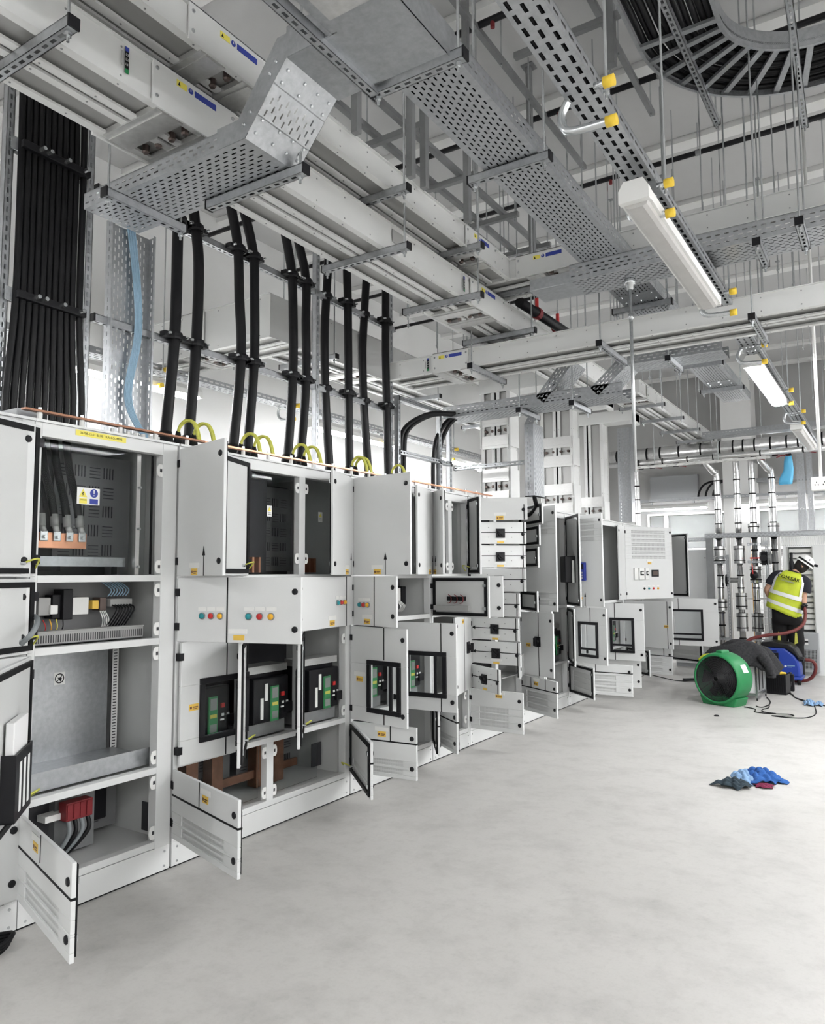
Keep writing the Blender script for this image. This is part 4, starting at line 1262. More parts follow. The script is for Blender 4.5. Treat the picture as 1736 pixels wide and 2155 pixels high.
# hanging conduits
t = thing('hanging_conduit', 'thin steel conduit hanging from a round box under the crossing tray', 'conduit')
MB().cyl((1.945, 4.8, 2.2), (1.945, 4.8, 3.42), .0115, 8).build('conduit', 'zinc', t, True)
MB().lathe([(0, 3.40), (.022, 3.40), (.022, 3.43), (.036, 3.43), (.036, 3.47), (0, 3.47)], (1.945, 4.8, 0), (0, 0, 1), 14).build('round_box', 'zinc', t, True)
MB().cyl((1.945, 4.8, 3.2), (1.945, 4.8, 3.235), .017, 8).build('coupling', 'zinc', t, True)
t = thing('hanging_conduit', 'pale conduit with a white socket box at the right edge of the picture', 'conduit')
MB().cyl((2.83, 7.0, 2.32), (2.83, 7.0, ZC), .013, 8).build('conduit', 'white', t, True)
sb = MB().box(2.76, 2.90, 6.96, 7.03, 2.22, 2.33).build('socket_box', 'white', t, bevel=.006)
for dx in (-.03, .03):
    for (ax_, az) in ((-.012, .02), (.012, .02), (0, .04)):
        MB().box(2.83 + dx + ax_ - .003, 2.83 + dx + ax_ + .003, 6.958, 6.961, 2.24 + az, 2.252 + az).build('socket_slot', 'blackp', sb)
# curved cable ladder, upper right
t = thing('cable_ladder', 'big curved ladder rack of black cables near the ceiling, upper right', 'cable ladder')
cx, cy, zL = 3.14, 4.27, 4.62
ctr = [(180 - 90 * i / 18) for i in range(19)]


def arc(r, z=zL):
    pts = [V((cx - r, 1.6, z)), V((cx - r, 2.9, z))]
    pts += [V((cx + r * math.cos(math.radians(a)), cy + r * math.sin(math.radians(a)), z)) for a in ctr]
    pts += [V((4.2, cy + r, z)), V((5.6, cy + r, z))]
    return pts


for r in (.495, .95):
    pts = arc(r)
    m = MB()
    vs = []
    for p in pts:
        vs += [p, p + Z * .11]
    m.add(vs, [(2 * i, 2 * i + 2, 2 * i + 3, 2 * i + 1) for i in range(len(pts) - 1)])
    ri = arc(r + (.02 if r < .7 else -.02))
    vs = []
    for p, q in zip(pts, ri):
        vs += [p, q]
    m.add(vs, [(2 * i, 2 * i + 2, 2 * i + 3, 2 * i + 1) for i in range(len(pts) - 1)])
    m.build('side_rail', 'galv', t)
    hm = MB()
    for i in range(2, len(pts) - 3):
        for f in (0.0, .25, .5, .75):
            p = pts[i].lerp(pts[i + 1], f)
            hm.lathe([(0, .001), (.006, .001), (.006, -.001)], p + Z * .035, (pts[i] - V((cx, cy, zL))), 6)
    hm.build('rail_perforations', 'black', t, kind='stuff')
inn, out = arc(.495), arc(.95)
for i in (1, 2, 4, 6, 8, 10, 12, 14, 16, 18, 20, 22):
    p, q = inn[min(i, len(inn) - 1)], out[min(i, len(out) - 1)]
    MB().bar(p + Z * .02, q + Z * .02, .035, .02).build('rung', 'galv', t)
for y in (1.8, 2.2, 2.6, 3.3, 3.7):
    MB().bar((cx - .95, y, zL + .02), (cx - .495, y, zL + .02), .035, .02).build('rung', 'galv', t)
for x in (3.6, 4.0, 4.5, 5.0):
    MB().bar((x, cy + .95, zL + .02), (x, cy + .495, zL + .02), .035, .02).build('rung', 'galv', t)
for i in range(11):
    r = .545 + i * .037 + (.006 if i in (3, 6, 8) else 0)
    tag(MB().tube(arc(r, zL + .05 + (i % 2) * .012), (.0175, .021, .0185)[i % 3], 8).build('power_cable', 'cable', None, True), 'black power cable lying on the curved ladder rack, %s from its inner side' % (ORD + ('tenth', 'last'))[i], 'cable', 'cables on the curved ladder')
for i, (p, q) in enumerate((((2.40, 3.0, 4.60), (2.44, 5.26, 4.60)), ((2.99, 4.2, 4.60), (2.94, 5.63, 4.60)))):
    trapeze(p, q, ('slotted strut under the curved ladder rack, left one', 'slotted strut under the curved ladder rack, right one')[i])
# strut frames up by the ceiling
t = thing('strut_rack', 'dark strut ladder frame above the upper busbar with upright posts', 'strut frame')
for x in (.42, .66):
    MB().box(x - .02, x + .02, 3.2, 6.6, 4.58, 4.62).build('rail', 'galvd', t)
for y in (3.4, 4.1, 4.85, 5.6, 6.3):
    MB().box(.30, .80, y - .02, y + .02, 4.54, 4.58).build('cross_strut', 'galvd', t)
    for x in (.33, .77):
        MB().cyl((x, y, 4.5), (x, y, ZC), .006, 6).build('threaded_rod', 'zinc', t)
for i, (x, y) in enumerate(((1.05, 3.02), (1.05, 3.55), (1.05, 3.70), (1.06, 4.22), (1.04, 5.32))):
    t = thing('strut_post', 'dark upright strut post dropping to the upper busbar, %s from the camera' % ORD[i], 'strut', 'upright strut posts')
    MB().box(x - .02, x + .02, y - .02, y + .02, 3.86, ZC).build('post', 'galvd', t)
    MB().box(x - .05, x + .05, y - .05, y + .05, ZC - .008, ZC).build('ceiling_plate', 'galvd', t)
for i, (x, y0, y1) in enumerate(((1.08, 3.0, 6.46), (1.83, 4.2, 5.98), (3.5, 5.4, 6.9), (1.3, 7.2, 8.6))):
    t = thing('ceiling_strut', 'long dark strut just under the ceiling, %s from the left' % ('first', 'third', 'fourth', 'second')[i], 'strut', 'struts under the ceiling')
    MB().box(x - .02, x + .02, y0, y1, 5.26, 5.30).build('rail', 'galvd', t)
    for y in (y0 + .2, (y0 + y1) / 2, y1 - .05):
        MB().cyl((x, y, 5.24), (x, y, ZC), .006, 6).build('threaded_rod', 'zinc', t)
t = thing('strut_post', 'dark post hanging from the ceiling beside the curved ladder rack', 'strut')
MB().box(1.93, 1.99, 4.45, 4.51, 4.75, ZC).build('post', 'galvd', t)
MB().box(1.3, 2.2, 4.46, 4.50, 5.05, 5.09).build('cross_arm', 'galvd', t)
# spare hanger rods dropping to services further back
NW = 'first second third fourth fifth sixth seventh eighth ninth tenth eleventh twelfth thirteenth fourteenth fifteenth sixteenth seventeenth eighteenth nineteenth twentieth twenty-first twenty-second twenty-third twenty-fourth twenty-fifth twenty-sixth twenty-seventh twenty-eighth last'.split()
RODS = [(1.25, 5.9, 3.4), (1.42, 6.3, 3.8), (1.15, 6.9, 3.3), (2.2, 5.9, 3.6), (2.65, 6.4, 3.9), (2.78, 6.1, 3.65), (2.15, 7.0, 3.9), (2.95, 7.4, 4.1), (3.1, 7.1, 3.8), (1.5, 7.6, 3.7), (1.75, 8.3, 3.9), (2.3, 8.2, 3.9), (2.6, 8.8, 3.9), (2.75, 9.4, 3.8), (1.2, 8.0, 3.6), (.9, 7.8, 3.6), (1.0, 9.2, 3.9), (1.35, 9.7, 3.8), (2.9, 8.3, 3.9), (3.05, 9.0, 3.9), (.2, 6.2, 3.4), (.05, 7.0, 3.6), (-.5, 5.9, 3.9), (-.6, 6.6, 3.9), (-1.5, 6.2, 3.6), (-1.9, 5.0, 3.5), (1.9, 9.9, 3.9), (2.2, 10.6, 3.8), (2.5, 11.0, 3.8)]
RODS.sort(key=lambda p: (V((p[0] - 3.33, p[1], 0)).dot(rt)) / (V((p[0] - 3.33, p[1], 0)).dot(fw)))
for i, (x, y, z) in enumerate(RODS):
    t = thing('hanger_rod', 'bare threaded rod with a nut near its lower end, %s from the left' % NW[i], 'rod', 'bare hanger rods')
    rod(x, y, z, ZC, t)
    MB().box(x - .025, x + .025, y - .025, y + .025, ZC - .006, ZC).build('anchor_plate', 'galvd', t)

# cables lying inside the perforated trays (seen only through the slots)
def fill(label, O, U, W, L, wd, z=.012, r=.014):
    m = MB()
    O, U, W = V(O), V(U), V(W)
    k = int(wd / (2 * r))
    for i in range(k):
        c = O + W * (r + i * 2 * r) + Z * (z + r + (.006 if i % 2 else 0))
        m.tube([c, c + U * L], r * 1.04, 6)
    o = m.build('tray_cables', 'cable', None, True, kind='stuff')
    o['label'] = label
    o['category'] = 'cables'


fill('black cables lying in the low crossing tray', (.15, 2.085, 3.3), X, Y, 1.05, .28)
fill('black cables lying in the long perforated tray', (1.68, 2.46, 3.58), Y, X, 7.0, .27)
fill('black cables lying in the wide crossing tray', (1.62, 4.635, 3.47), X, Y, 3.7, .27)
fill('black cables lying in the tray over the arrow-marked cabinet', (.2, 6.215, 3.05), X, Y, 1.2, .27)
fill('black cables lying in the slotted light channel', (2.35, .6, 3.36), Y, X, 11.8, .12, .008, .01)


def phase_strip(t, O, U):
    """upright strip of phase stickers and its small caption"""
    mx = frame_mx(O, U, (0, 0, 1))
    k = MB(mx).box(-.009, .009, -.055, .055, 0, .001).build('phase_strip', 'black', t)
    MB(mx).box(-.009, .009, .036, .055, .001, .0016).build('blue_square', 'blue', k)
    MB(mx).box(-.009, .009, -.055, -.036, .001, .0016).build('green_square', 'green', k)
    for i, ch in enumerate(('L3', 'L2', 'L1')):
        text_mesh(ch, .014, mx @ Matrix.Translation((0, .022 - .02 * i, .0016)), .0002).build('lettering', 'white', k)
    MB(mx).box(-.026, -.020, -.03, .03, 0, .001).build('caption', 'greydev', t)


phase_strip(TA, (.8435, 1.78, 3.60), Y)
phase_strip(TA, (.8435, 4.56, 3.60), Y)
phase_strip(TC, (.06, 5.3405, 3.325), X)
MB().box(.8425, .8435, 3.66, 3.78, 3.57, 3.65).build('rating_label', 'greydev', TA)

t = thing('sprinkler_pipe', 'dark pipe with red fittings running behind the cross busbar', 'pipe')
MB().cyl((.66, 5.9, 3.92), (.72, 7.6, 3.92), .045, 12).build('pipe', 'blackp', t, True)
for y in (6.25, 6.75, 7.3):
    MB().cyl((.672, y - .03, 3.92), (.674, y + .03, 3.92), .055, 12).build('red_coupling', 'reddark', t)
    MB().cyl((.673, y, 3.96), (.673, y, 4.06), .018, 8).build('red_fitting', 'red', t)
    MB().cyl((.673, y, 4.05), (.673, y, ZC), .006, 6).build('hanger_rod', 'zinc', t)
# ================================================================ RISER CABLES, EARTH BAR, SUPPORT FRAMES
def cleat(t, y, z, x=-.35, r=.036):
    c = MB()
    c.lathe([(r + .012, -.022), (r + .016, -.01), (r + .016, .01), (r + .012, .022)], (x, y, z), (0, 0, 1), 10)
    c.box(x - .03, x + .02, y - r - .05, y + r + .05, z - .016, z + .016)
    o = c.build('cleat', 'blackp', t)
    MB().cyl((x + .02, y - r - .03, z), (x + .05, y - r - .03, z), .008, 6).build('cleat_bolt', 'zinc', o)
    MB().cyl((x + .02, y + r + .03, z), (x + .05, y + r + .03, z), .008, 6).build('cleat_bolt', 'zinc', o)


CAB = [
    [(2.97, 2.28), (2.976, 2.444), (3.025, 3.046), (3.031, 3.655), (3.036, 3.76), (3.02, 4.3)],
    [(3.14, 2.28), (3.154, 2.473), (3.194, 3.03), (3.202, 3.531), (3.164, 3.816), (3.08, 4.3)],
    [(3.51, 2.28), (3.526, 2.43), (3.582, 3.024), (3.559, 3.441), (3.538, 3.791), (3.473, 4.031), (3.40, 4.3)],
    [(3.65, 2.28), (3.661, 2.472), (3.706, 3.031), (3.702, 3.486), (3.686, 3.788), (3.594, 4.059), (3.5, 4.3)],
    [(4.045, 2.28), (4.057, 2.411), (4.103, 3.003), (4.103, 3.425), (4.081, 3.794), (4.01, 4.056), (3.94, 4.3)],
    [(4.185, 2.28), (4.199, 2.442), (4.25, 2.998), (4.245, 3.465), (4.242, 3.797), (4.155, 4.055), (4.07, 4.3)],
    [(4.62, 2.28), (4.607, 2.404), (4.553, 2.958), (4.54, 3.417), (4.553, 3.7), (4.573, 3.936), (4.6, 4.3)],
    [(4.79, 2.28), (4.787, 2.426), (4.774, 3.016), (4.767, 3.477), (4.761, 3.778), (4.75, 4.024), (4.74, 4.3)],
    [(5.15, 2.28), (5.131, 2.397), (5.068, 2.948), (5.046, 3.409), (5.062, 3.685), (5.094, 4.04), (5.12, 4.3)],
    [(5.34, 2.28), (5.334, 2.433), (5.317, 3.009), (5.301, 3.473), (5.303, 3.782), (5.304, 4.035), (5.3, 4.3)]]
pr = ('first', 'second', 'third', 'fourth', 'fifth')
for i, pts in enumerate(CAB):
    t = thing('riser_cable', 'thick black riser cable, %s one of the %s pair from the camera' % (('nearer', 'farther')[i % 2], pr[i // 2]), 'cable', 'riser cables in pairs')
    dx = .0 if i not in (6, 8) else .06
    MB().tube(smooth_path([(-.35 - dx, y, z) for y, z in pts], 5), .034, 12).build('sheath', 'cable', t, True)
    y0 = pts[0][0]
    MB().lathe([(.05, 2.283), (.048, 2.36), (.037, 2.42)], (-.35 - dx, y0 + (pts[1][0] - y0) * .4, 0), (0, 0, 1), 12).build('gland', 'black', t, True)
    for z in (3.0, 3.75):
        for a, b2 in zip(pts, pts[1:]):
            if a[1] <= z <= b2[1]:
                f = (z - a[1]) / (b2[1] - a[1])
                cleat(t, a[0] + (b2[0] - a[0]) * f, z + .02, -.35 - dx)
# dense bundle at the left
for i in range(11):
    y = 2.03 + i * .034
    xo = -.35
    if i in (10,):
        y += .01
    sp = (i - 5) * .006
    t = thing('bundle_cable', 'black cable in the dense bundle left of the slotted post, %s from the left edge' % (ORD + ('tenth', 'last'))[i], 'cable', 'dense cable bundle')
    MB().tube(smooth_path([(xo, y + sp * 1.0, 2.283), (xo, y + sp, 2.5), (xo, y, 2.97), (xo, y, 3.75), (xo, y - .01, 4.4)], 5), (.0175, .0185, .0165)[i % 3], 10).build('sheath', 'cable', t, True)
for z, lab in ((2.97, 'lower'), (3.76, 'upper')):
    t = thing('cable_clamp', '%s black clamp bar with bright bolts across the dense cable bundle' % lab, 'clamp', 'bundle clamps')
    MB().box(-.425, -.31, 2.02, 2.40, z - .02, z + .02).build('clamp_bar', 'blackp', t, bevel=.004)
    for y in (2.11, 2.15, 2.25, 2.36):
        MB().cyl((-.31, y, z), (-.27, y, z), .011, 8).build('bolt', 'zinc', t)
    for y in (2.01, 2.43):
        MB().box(-.36, -.355, y - .03, y + .09 * (1 if y < 2.2 else -1), z - .035, z + .035).build('fixing_plate', 'galv', t)
# posts and rails
for i, (y, zt) in enumerate(((1.985, 4.35), (2.445, 4.35), (4.42, 4.3), (5.432, 4.3))):
    t = thing('slotted_post', 'upright slotted strut post on the cabinet roof, %s from the camera' % ORD[i], 'strut', 'slotted posts on the cabinets')
    channel((-.378, y, 2.283), (-.378, y, zt), t, face=(1, 0, 0), caps=False)
    MB().box(-.47, -.36, y - .05, y + .05, 2.283, 2.290).build('foot_plate', 'galv', t)
for z, lab in ((2.98, 'lower'), (3.735, 'upper')):
    t = thing('strut_rail', '%s long strut rail carrying the paired riser cables' % lab, 'strut', 'riser rails')
    channel((-.405, 2.50, z), (-.405, 5.50, z), t, face=(0, 0, -1))
# vertical perforated tray with pale blue cables
t = tray('upright perforated tray behind the first cabinet holding pale blue cables', (-.42, 2.58, 2.30), Z, Y, 1.30, .295, .06, flip=-1)
for i in range(6):
    dy = i * .009
    tag(MB().tube(smooth_path([(-.395 + .004 * (i % 2), 2.70 + dy, 3.62), (-.38, 2.745 + dy, 3.25), (-.37, 2.75 + dy, 2.95), (-.38, 2.70 + dy, 2.6), (-.34, 2.76 + dy, 2.40), (-.20, 2.80 + dy, 2.285)], 5), .0048, 6).build('data_cable', 'bluecable', None, True), 'thin pale blue cable hanging in the upright perforated tray, %s of six' % ORD[i], 'cable', 'pale blue cables')
# copper earth bar on standoffs
t = thing('earth_bar', 'long copper earth bar on standoffs along the cabinet tops', 'busbar')
MB().box(-.068, -.032, 1.92, 3.0, 2.325, 2.335).build('copper_strip', 'copperdark', t)
MB().box(-.068, -.032, 3.0, 6.7, 2.323, 2.333).build('copper_strip', 'copper', t)
y = 2.0
while y < 6.7:
    MB().cyl((-.05, y, 2.282), (-.05, y, 2.325), .012, 8).build('standoff', 'white', t)
    MB().cyl((-.05, y, 2.333), (-.05, y, 2.348), .009, 6).build('nut', 'zinc', t)
    y += .22
for i, y in enumerate((2.942, 3.057, 3.442, 3.558, 3.93, 4.046, 4.60, 4.65, 5.14)):
    t = thing('earth_lead', 'looped yellow-green earth lead with black boot on the copper bar, %s from the camera' % ORD[i], 'cable', 'earth leads')
    for k2 in (0, .02):
        MB().tube(smooth_path([(-.16, y - .035, 2.35), (-.15, y - .035, 2.41), (-.12, y - .02 + k2 * .6, 2.45), (-.09, y + .005 + k2 * .6, 2.445), (-.07, y + .02 + k2 * .6, 2.40), (-.055, y + .025 + k2 * .6, 2.335)], 5), .009, 8).build('lead', 'lime', t, True)
    MB().lathe([(.028, 2.283), (.026, 2.33), (.012, 2.39)], (-.16, y - .035, 0), (0, 0, 1), 10).build('boot', 'black', t, True)
MB_ = MB().box(-.30, -.12, 1.93, 2.06, 2.283, 2.345)
tag(MB_.build('spacer_block', 'greyunit', None, bevel=.004), 'grey block on the cabinet roof at the near end of the copper bar', 'block')
t = thing('roof_rack', 'black channel with white clips behind the copper bar on the first cabinet', 'rack')
MB().box(-.30, -.27, 2.50, 2.93, 2.283, 2.33).build('channel', 'blackp', t)
MB().box(-.19, -.17, 2.50, 2.93, 2.283, 2.31).build('channel', 'blackp', t)
for i in range(7):
    MB().cyl((-.23, 2.52 + i * .05, 2.283), (-.23, 2.52 + i * .05, 2.35), .012, 8).build('clip', 'white', t)
# small strut frame with looping cables at the far tray end
t = thing('cable_rack', 'slotted strut frame beside the looping cables at the far tray end', 'strut frame')
for y in (5.41, 6.31):
    channel((-.28, y, 2.283), (-.28, y, 3.12), t, face=(1, 0, 0), caps=False, name='post')
for z in (2.62, 3.10):
    channel((-.28, 5.41, z), (-.28, 6.33, z), t, face=(1, 0, 0), name='cross_rail')
channel((-.28, 6.12, 2.3), (-.28, 6.12, 3.1), t, face=(1, 0, 0), caps=False, name='post')
for i, (y, yy2) in enumerate(((5.5, 6.30), (5.56, 6.36), (6.06, 6.40), (6.16, 6.44))):
    tag(MB().tube(smooth_path([(-.33, y, 2.283), (-.33, y, 2.62), (-.31, y + .04, 2.85), (-.25, y + (yy2 - y) * .45, 3.03), (-.15, yy2 - .06, 3.09), (.2, yy2 - .02, 3.085)], 6), .021, 8).build('looping_cable', 'cable', None, True), 'black cable looping from the cabinet roof into the far tray end, %s of four' % ORD[i], 'cable', 'looping cables')
# corridor tray and small bulkhead lamp
tray('slotted tray above the lights in the rear corridor', (-1.98, .5, 3.33), Y, -X, 11.0, .15, .05, grp='corridor tray', pu=.07, pv=.042, su=.045, sv=.014, mg=.002)
for i, y in enumerate((2.5, 4.2, 5.9, 7.6, 9.3, 11.0)):
    t = thing('support_hook', 'bent steel hook with yellow caps on the corridor tray, %s from the camera' % ORD[i], 'hook', 'corridor hooks')
    MB().tube(smooth_path([(-2.06, y, 3.33), (-2.15, y, 3.32), (-2.16, y, 3.25), (-2.10, y, 3.20), (-1.95, y, 3.19)], 4), .014, 8).build('lower_arm', 'zinc', t, True)
    MB().cyl((-1.97, y, 3.19), (-1.93, y, 3.19), .024, 8).build('yellow_cap', 'capyellow', t, True)
    MB().cyl((-1.96, y + .05, 3.34), (-1.90, y + .05, 3.34), .024, 8).build('yellow_cap', 'capyellow', t, True)
    rod(-1.95, y + .02, 3.3, ZC, t)
t = thing('bulkhead_lamp', 'small glowing lamp under the corridor tray beside the first vertical riser', 'light')
MB().lathe([(.03, .10), (.06, .08), (.085, .0), (.0, .0)], (-1.85, 10.0, 3.12), (0, 0, 1), 14).build('shade', 'lumb', t, True)
MB().lathe([(.08, .0), (.07, -.025), (0, -.035)], (-1.85, 10.0, 3.12), (0, 0, 1), 14).build('bulb', 'lit', t, True)
MB().cyl((-1.85, 10.0, 3.2), (-1.85, 10.0, ZC), .008, 8).build('stem', 'zinc', t)
# ================================================================ FAR END: PIPES, FRAME, FENCE, PANELS
def bands(t, pts, r, n=12):
    for p, d in pts:
        d = V(d)
        MB().cyl(V(p) - d * .012, V(p) + d * .012, r, n).build('black_band', 'black', t)


t = thing('foil_pipe', 'large foil-lagged header pipe with black bands across the far end', 'pipe', 'lagged pipes')
MB().cyl((-.85, 13.0, 3.58), (2.75, 13.0, 3.58), .118, 20).build('lagging', 'foil', t, True)
for x in (-.72, -.2, .02, .33, .68, .98, 1.18, 1.33, 1.5, 1.73, 1.96, 2.12, 2.26, 2.45):
    MB().cyl((x - .012, 13.0, 3.58), (x + .012, 13.0, 3.58), .121, 20).build('black_band', 'black', t)
for x in (-.4, .5, 1.6, 2.5):
    MB().cyl((x, 13.0, 3.69), (x, 13.0, ZC), .008, 6).build('hanger_rod', 'zinc', t)
t = thing('foil_pipe', 'small foil-lagged return pipe just under the large header pipe', 'pipe', 'lagged pipes')
MB().cyl((-.85, 12.78, 3.42), (2.6, 12.78, 3.42), .045, 14).build('lagging', 'foil', t, True)
for x in (-.6, -.3, .1, .5, .9, 1.6, 2.2):
    MB().cyl((x - .01, 12.78, 3.42), (x + .01, 12.78, 3.42), .048, 14).build('black_band', 'black', t)
lad = thing('cable_ladder', 'narrow white ladder rack running below the lagged header pipe', 'cable ladder')
for x in (0, 1.0):
    MB().cyl((x, 12.64, 3.3), (x, 12.64, ZC), .006, 6).build('hanger_rod', 'zinc', lad)
for y in (12.6, 12.68):
    MB().box(-.3, 1.75, y, y + .008, 3.31, 3.34).build('side_rail', 'white', lad)
for k in range(14):
    MB().box(-.25 + k * .15, -.22 + k * .15, 12.6, 12.69, 3.315, 3.325).build('rung', 'white', lad)
PN = ('leftmost foil-lagged down pipe beside the cabinet row', 'second lagged down pipe, directly right of the strut frame post', 'third lagged down pipe with a large drum coupling', 'fourth lagged down pipe carrying a red-levered valve', 'fifth lagged down pipe nearest the worker')
for i, (x, yb) in enumerate(((-.41, 13.0), (.90, 13.0), (1.20, 13.0), (1.42, 13.05), (1.70, 13.1))):
    t = thing('down_pipe', PN[i], 'pipe', 'down pipes')
    off = .14 if i in (1, 4) else 0
    pts = [(x - off, yb - .1, 3.47), (x - off, yb - .12, 3.36), (x - off * .3, yb - .04, 3.2), (x, yb, 3.1), (x, yb, 2.2)] if off else [(x, yb, 3.46), (x, yb, 2.8), (x, yb, 2.2)]
    MB().tube(smooth_path(pts, 5), .052 if off else .05, 14).build('foil_lagging', 'foil', t, True)
    if off:
        MB().lathe([(.09, -.05), (.095, 0), (.09, .05)], (x - off, yb - .12, 3.36), (0, .3, 1), 14).build('elbow_collar', 'foil', t, True)
    MB().cyl((x, yb, 0.0), (x, yb, 2.2), .047, 14).build('metal_cladding', 'steel', t, True)
    z = 3.05
    while z > .2:
        MB().cyl((x, yb, z - .01), (x, yb, z + .01), .0535, 14).build('black_band', 'black', t)
        z -= .235 if z > 2.2 else .2
    for (za, zb) in ((), ((1.73, 1.95), (.98, 1.10)), ((1.73, 1.95), (1.0, 1.2), (.66, .88)), ((2.14, 2.3), (1.42, 1.62), (.66, .88)), ((2.14, 2.3),))[i]:
        MB().lathe([(.05, za - .03), (.088, za - .03), (.088, za), (.084, za), (.084, zb), (.088, zb), (.088, zb + .03), (.05, zb + .03)], (x, yb, 0), (0, 0, 1), 18).build('drum_coupling', 'steel', t, False)
        for z in (za + .02, zb - .02):
            MB().cyl((x, yb, z - .008), (x, yb, z + .008), .087, 18).build('black_band', 'black', t)
t = thing('butterfly_valve', 'black valve with red lever between the fourth and fifth down pipes', 'valve')
MB().cyl((1.50, 13.0, 1.78), (1.66, 13.0, 1.78), .10, 16).build('body', 'galvd', t)
MB().cyl((1.53, 12.98, 1.78), (1.62, 12.98, 1.78), .112, 16).build('flange', 'blackp', t)
MB().box(1.37, 1.55, 12.86, 12.88, 1.77, 1.79).build('lever', 'red', t)
MB().lathe([(0, -.03), (.05, -.03), (.05, .03), (0, .03)], (1.57, 12.88, 1.78), (0, 1, 0), 12).build('actuator', 'blackp', t)
t = thing('butterfly_valve', 'black gear knob with upright red lever on the fourth down pipe', 'valve')
MB().lathe([(0, -.05), (.06, -.04), (.065, .03), (0, .04)], (1.42, 12.90, 1.51), (0, 1, 0), 14).build('knob', 'blackp', t, True)
MB().bar((1.41, 12.86, 1.53), (1.40, 12.86, 1.68), .02, .012).build('lever', 'red', t)
MB().cyl((1.42, 12.92, 1.51), (1.42, 13.02, 1.51), .02, 8).build('spindle', 'galvd', t)
t = thing('side_branch', 'short flanged side branch left of the third down pipe', 'pipe')
MB().cyl((.98, 13.0, 1.43), (1.18, 13.0, 1.43), .045, 14).build('branch_pipe', 'steel', t)
MB().cyl((.985, 13.0, 1.43), (1.02, 13.0, 1.43), .10, 16).build('flange', 'black', t)
for i, (x, z) in enumerate(((-.28, 3.35), (-.09, 3.35), (.30, 3.35), (1.31, 3.38), (1.49, 3.36), (1.80, 3.39), (1.99, 3.38), (2.20, 3.41))):
    t = thing('drain_valve', 'small black valve with red handle under the header pipe, %s from the left' % ORD[i], 'valve', 'valves under the header')
    MB().cyl((x - .04, 12.84, z), (x + .04, 12.84, z), .035, 10).build('body', 'blackp', t)
    MB().bar((x, 12.82, z - .01), (x + (.17 if i % 3 else -.17), 12.80, z - .05), .022, .012).build('handle', 'reddark', t)
    MB().cyl((x, 12.86, z + .02), (x, 12.95, z + .12), .012, 8).build('tail_pipe', 'steel', t)
t = thing('portal_frame', 'galvanised steel portal in front of the down pipes', 'frame')
MB().box(.71, 3.4, 12.86, 12.94, 2.11, 2.186).build('beam', 'galvd', t)
MB().box(.72, .82, 12.86, 12.94, 0, 2.11).build('column', 'galvd', t)
MB().box(3.28, 3.38, 12.86, 12.94, 0, 2.11).build('column', 'galvd', t)
m = MB().perf((.71, 12.858, 2.115), X, Z, 2.69, .065, pu=.06, pv=.03, su=.035, sv=.008, mg=.0)
m.build('slotted_face', 'galv', t)
t = thing('strut_rail', 'slotted beam joining the cabinet end to the steel portal', 'strut')
channel((-.25, 13.0, 2.10), (.70, 13.0, 2.10), t, face=(0, -1, 0), w=.06)
for i, (x, za) in enumerate(((1.03, 1.84), (1.61, 2.05))):
    t = thing('slotted_post', ('thin slotted upright between the second and third down pipes', 'thin slotted upright between the fourth and fifth down pipes')[i], 'strut', 'slotted uprights by the pipes')
    channel((x, 12.92, 0), (x, 12.92, za), t, face=(0, -1, 0), caps=False)
    for z in (.5, 1.72, 2.0 - .2 * (1 - i)):
        channel((x - .28, 12.90, z), (x + .02, 12.90, z), t, face=(0, -1, 0), caps=False, name='arm')
t = thing('marker_pole', 'orange pole standing behind the fourth down pipe', 'pole')
MB().box(1.34, 1.38, 13.2, 13.24, 0, 2.1).build('pole', 'orange', t)
MB().box(1.338, 1.382, 13.198, 13.242, .7, .8).build('dark_collar', 'copperdark', t)
# white mesh fence behind the pipes
for i, (xa, xb) in enumerate(((.86, 1.62), (1.64, 2.4), (2.42, 3.2))):
    t = thing('mesh_fence', 'white wire mesh fence panel behind the pipes, %s from the left' % ORD[i], 'fence', 'mesh fence panels')
    MB().box(xa, xa + .05, 13.9, 13.95, 0, 2.2).build('post', 'white', t)
    for z in (.1, 1.1, 2.15):
        MB().box(xa + .05, xb, 13.91, 13.94, z, z + .03).build('rail', 'white', t)
    m = MB()
    x = xa + .08
    while x < xb:
        m.box(x, x + .004, 13.92, 13.925, .1, 2.18)
        x += .03
    z = .2
    while z < 2.1:
        m.box(xa + .05, xb, 13.918, 13.922, z, z + .004)
        z += .12
    m.build('mesh_wires', 'white', t, kind='stuff')
# pale panel cabinet beyond the row end
t = thing('panel_cabinet', 'plain pale grey cabinet standing beyond the end of the row', 'cabinet')
MB().box(.12, .70, 13.15, 13.75, 0.06, 1.94).build('body', 'door', t, bevel=.004)
MB().box(.12, .70, 13.17, 13.75, 0.0, 0.06).build('plinth', 'greyunit', t)
MB().box(.66, .664, 13.146, 13.15, .06, 1.94).build('door_joint', 'greyunit', t)
for z in (.4, 1.8):
    MB().cyl((.64, 13.14, z), (.64, 13.15, z), .012, 8).build('lock', 'greydev', t)
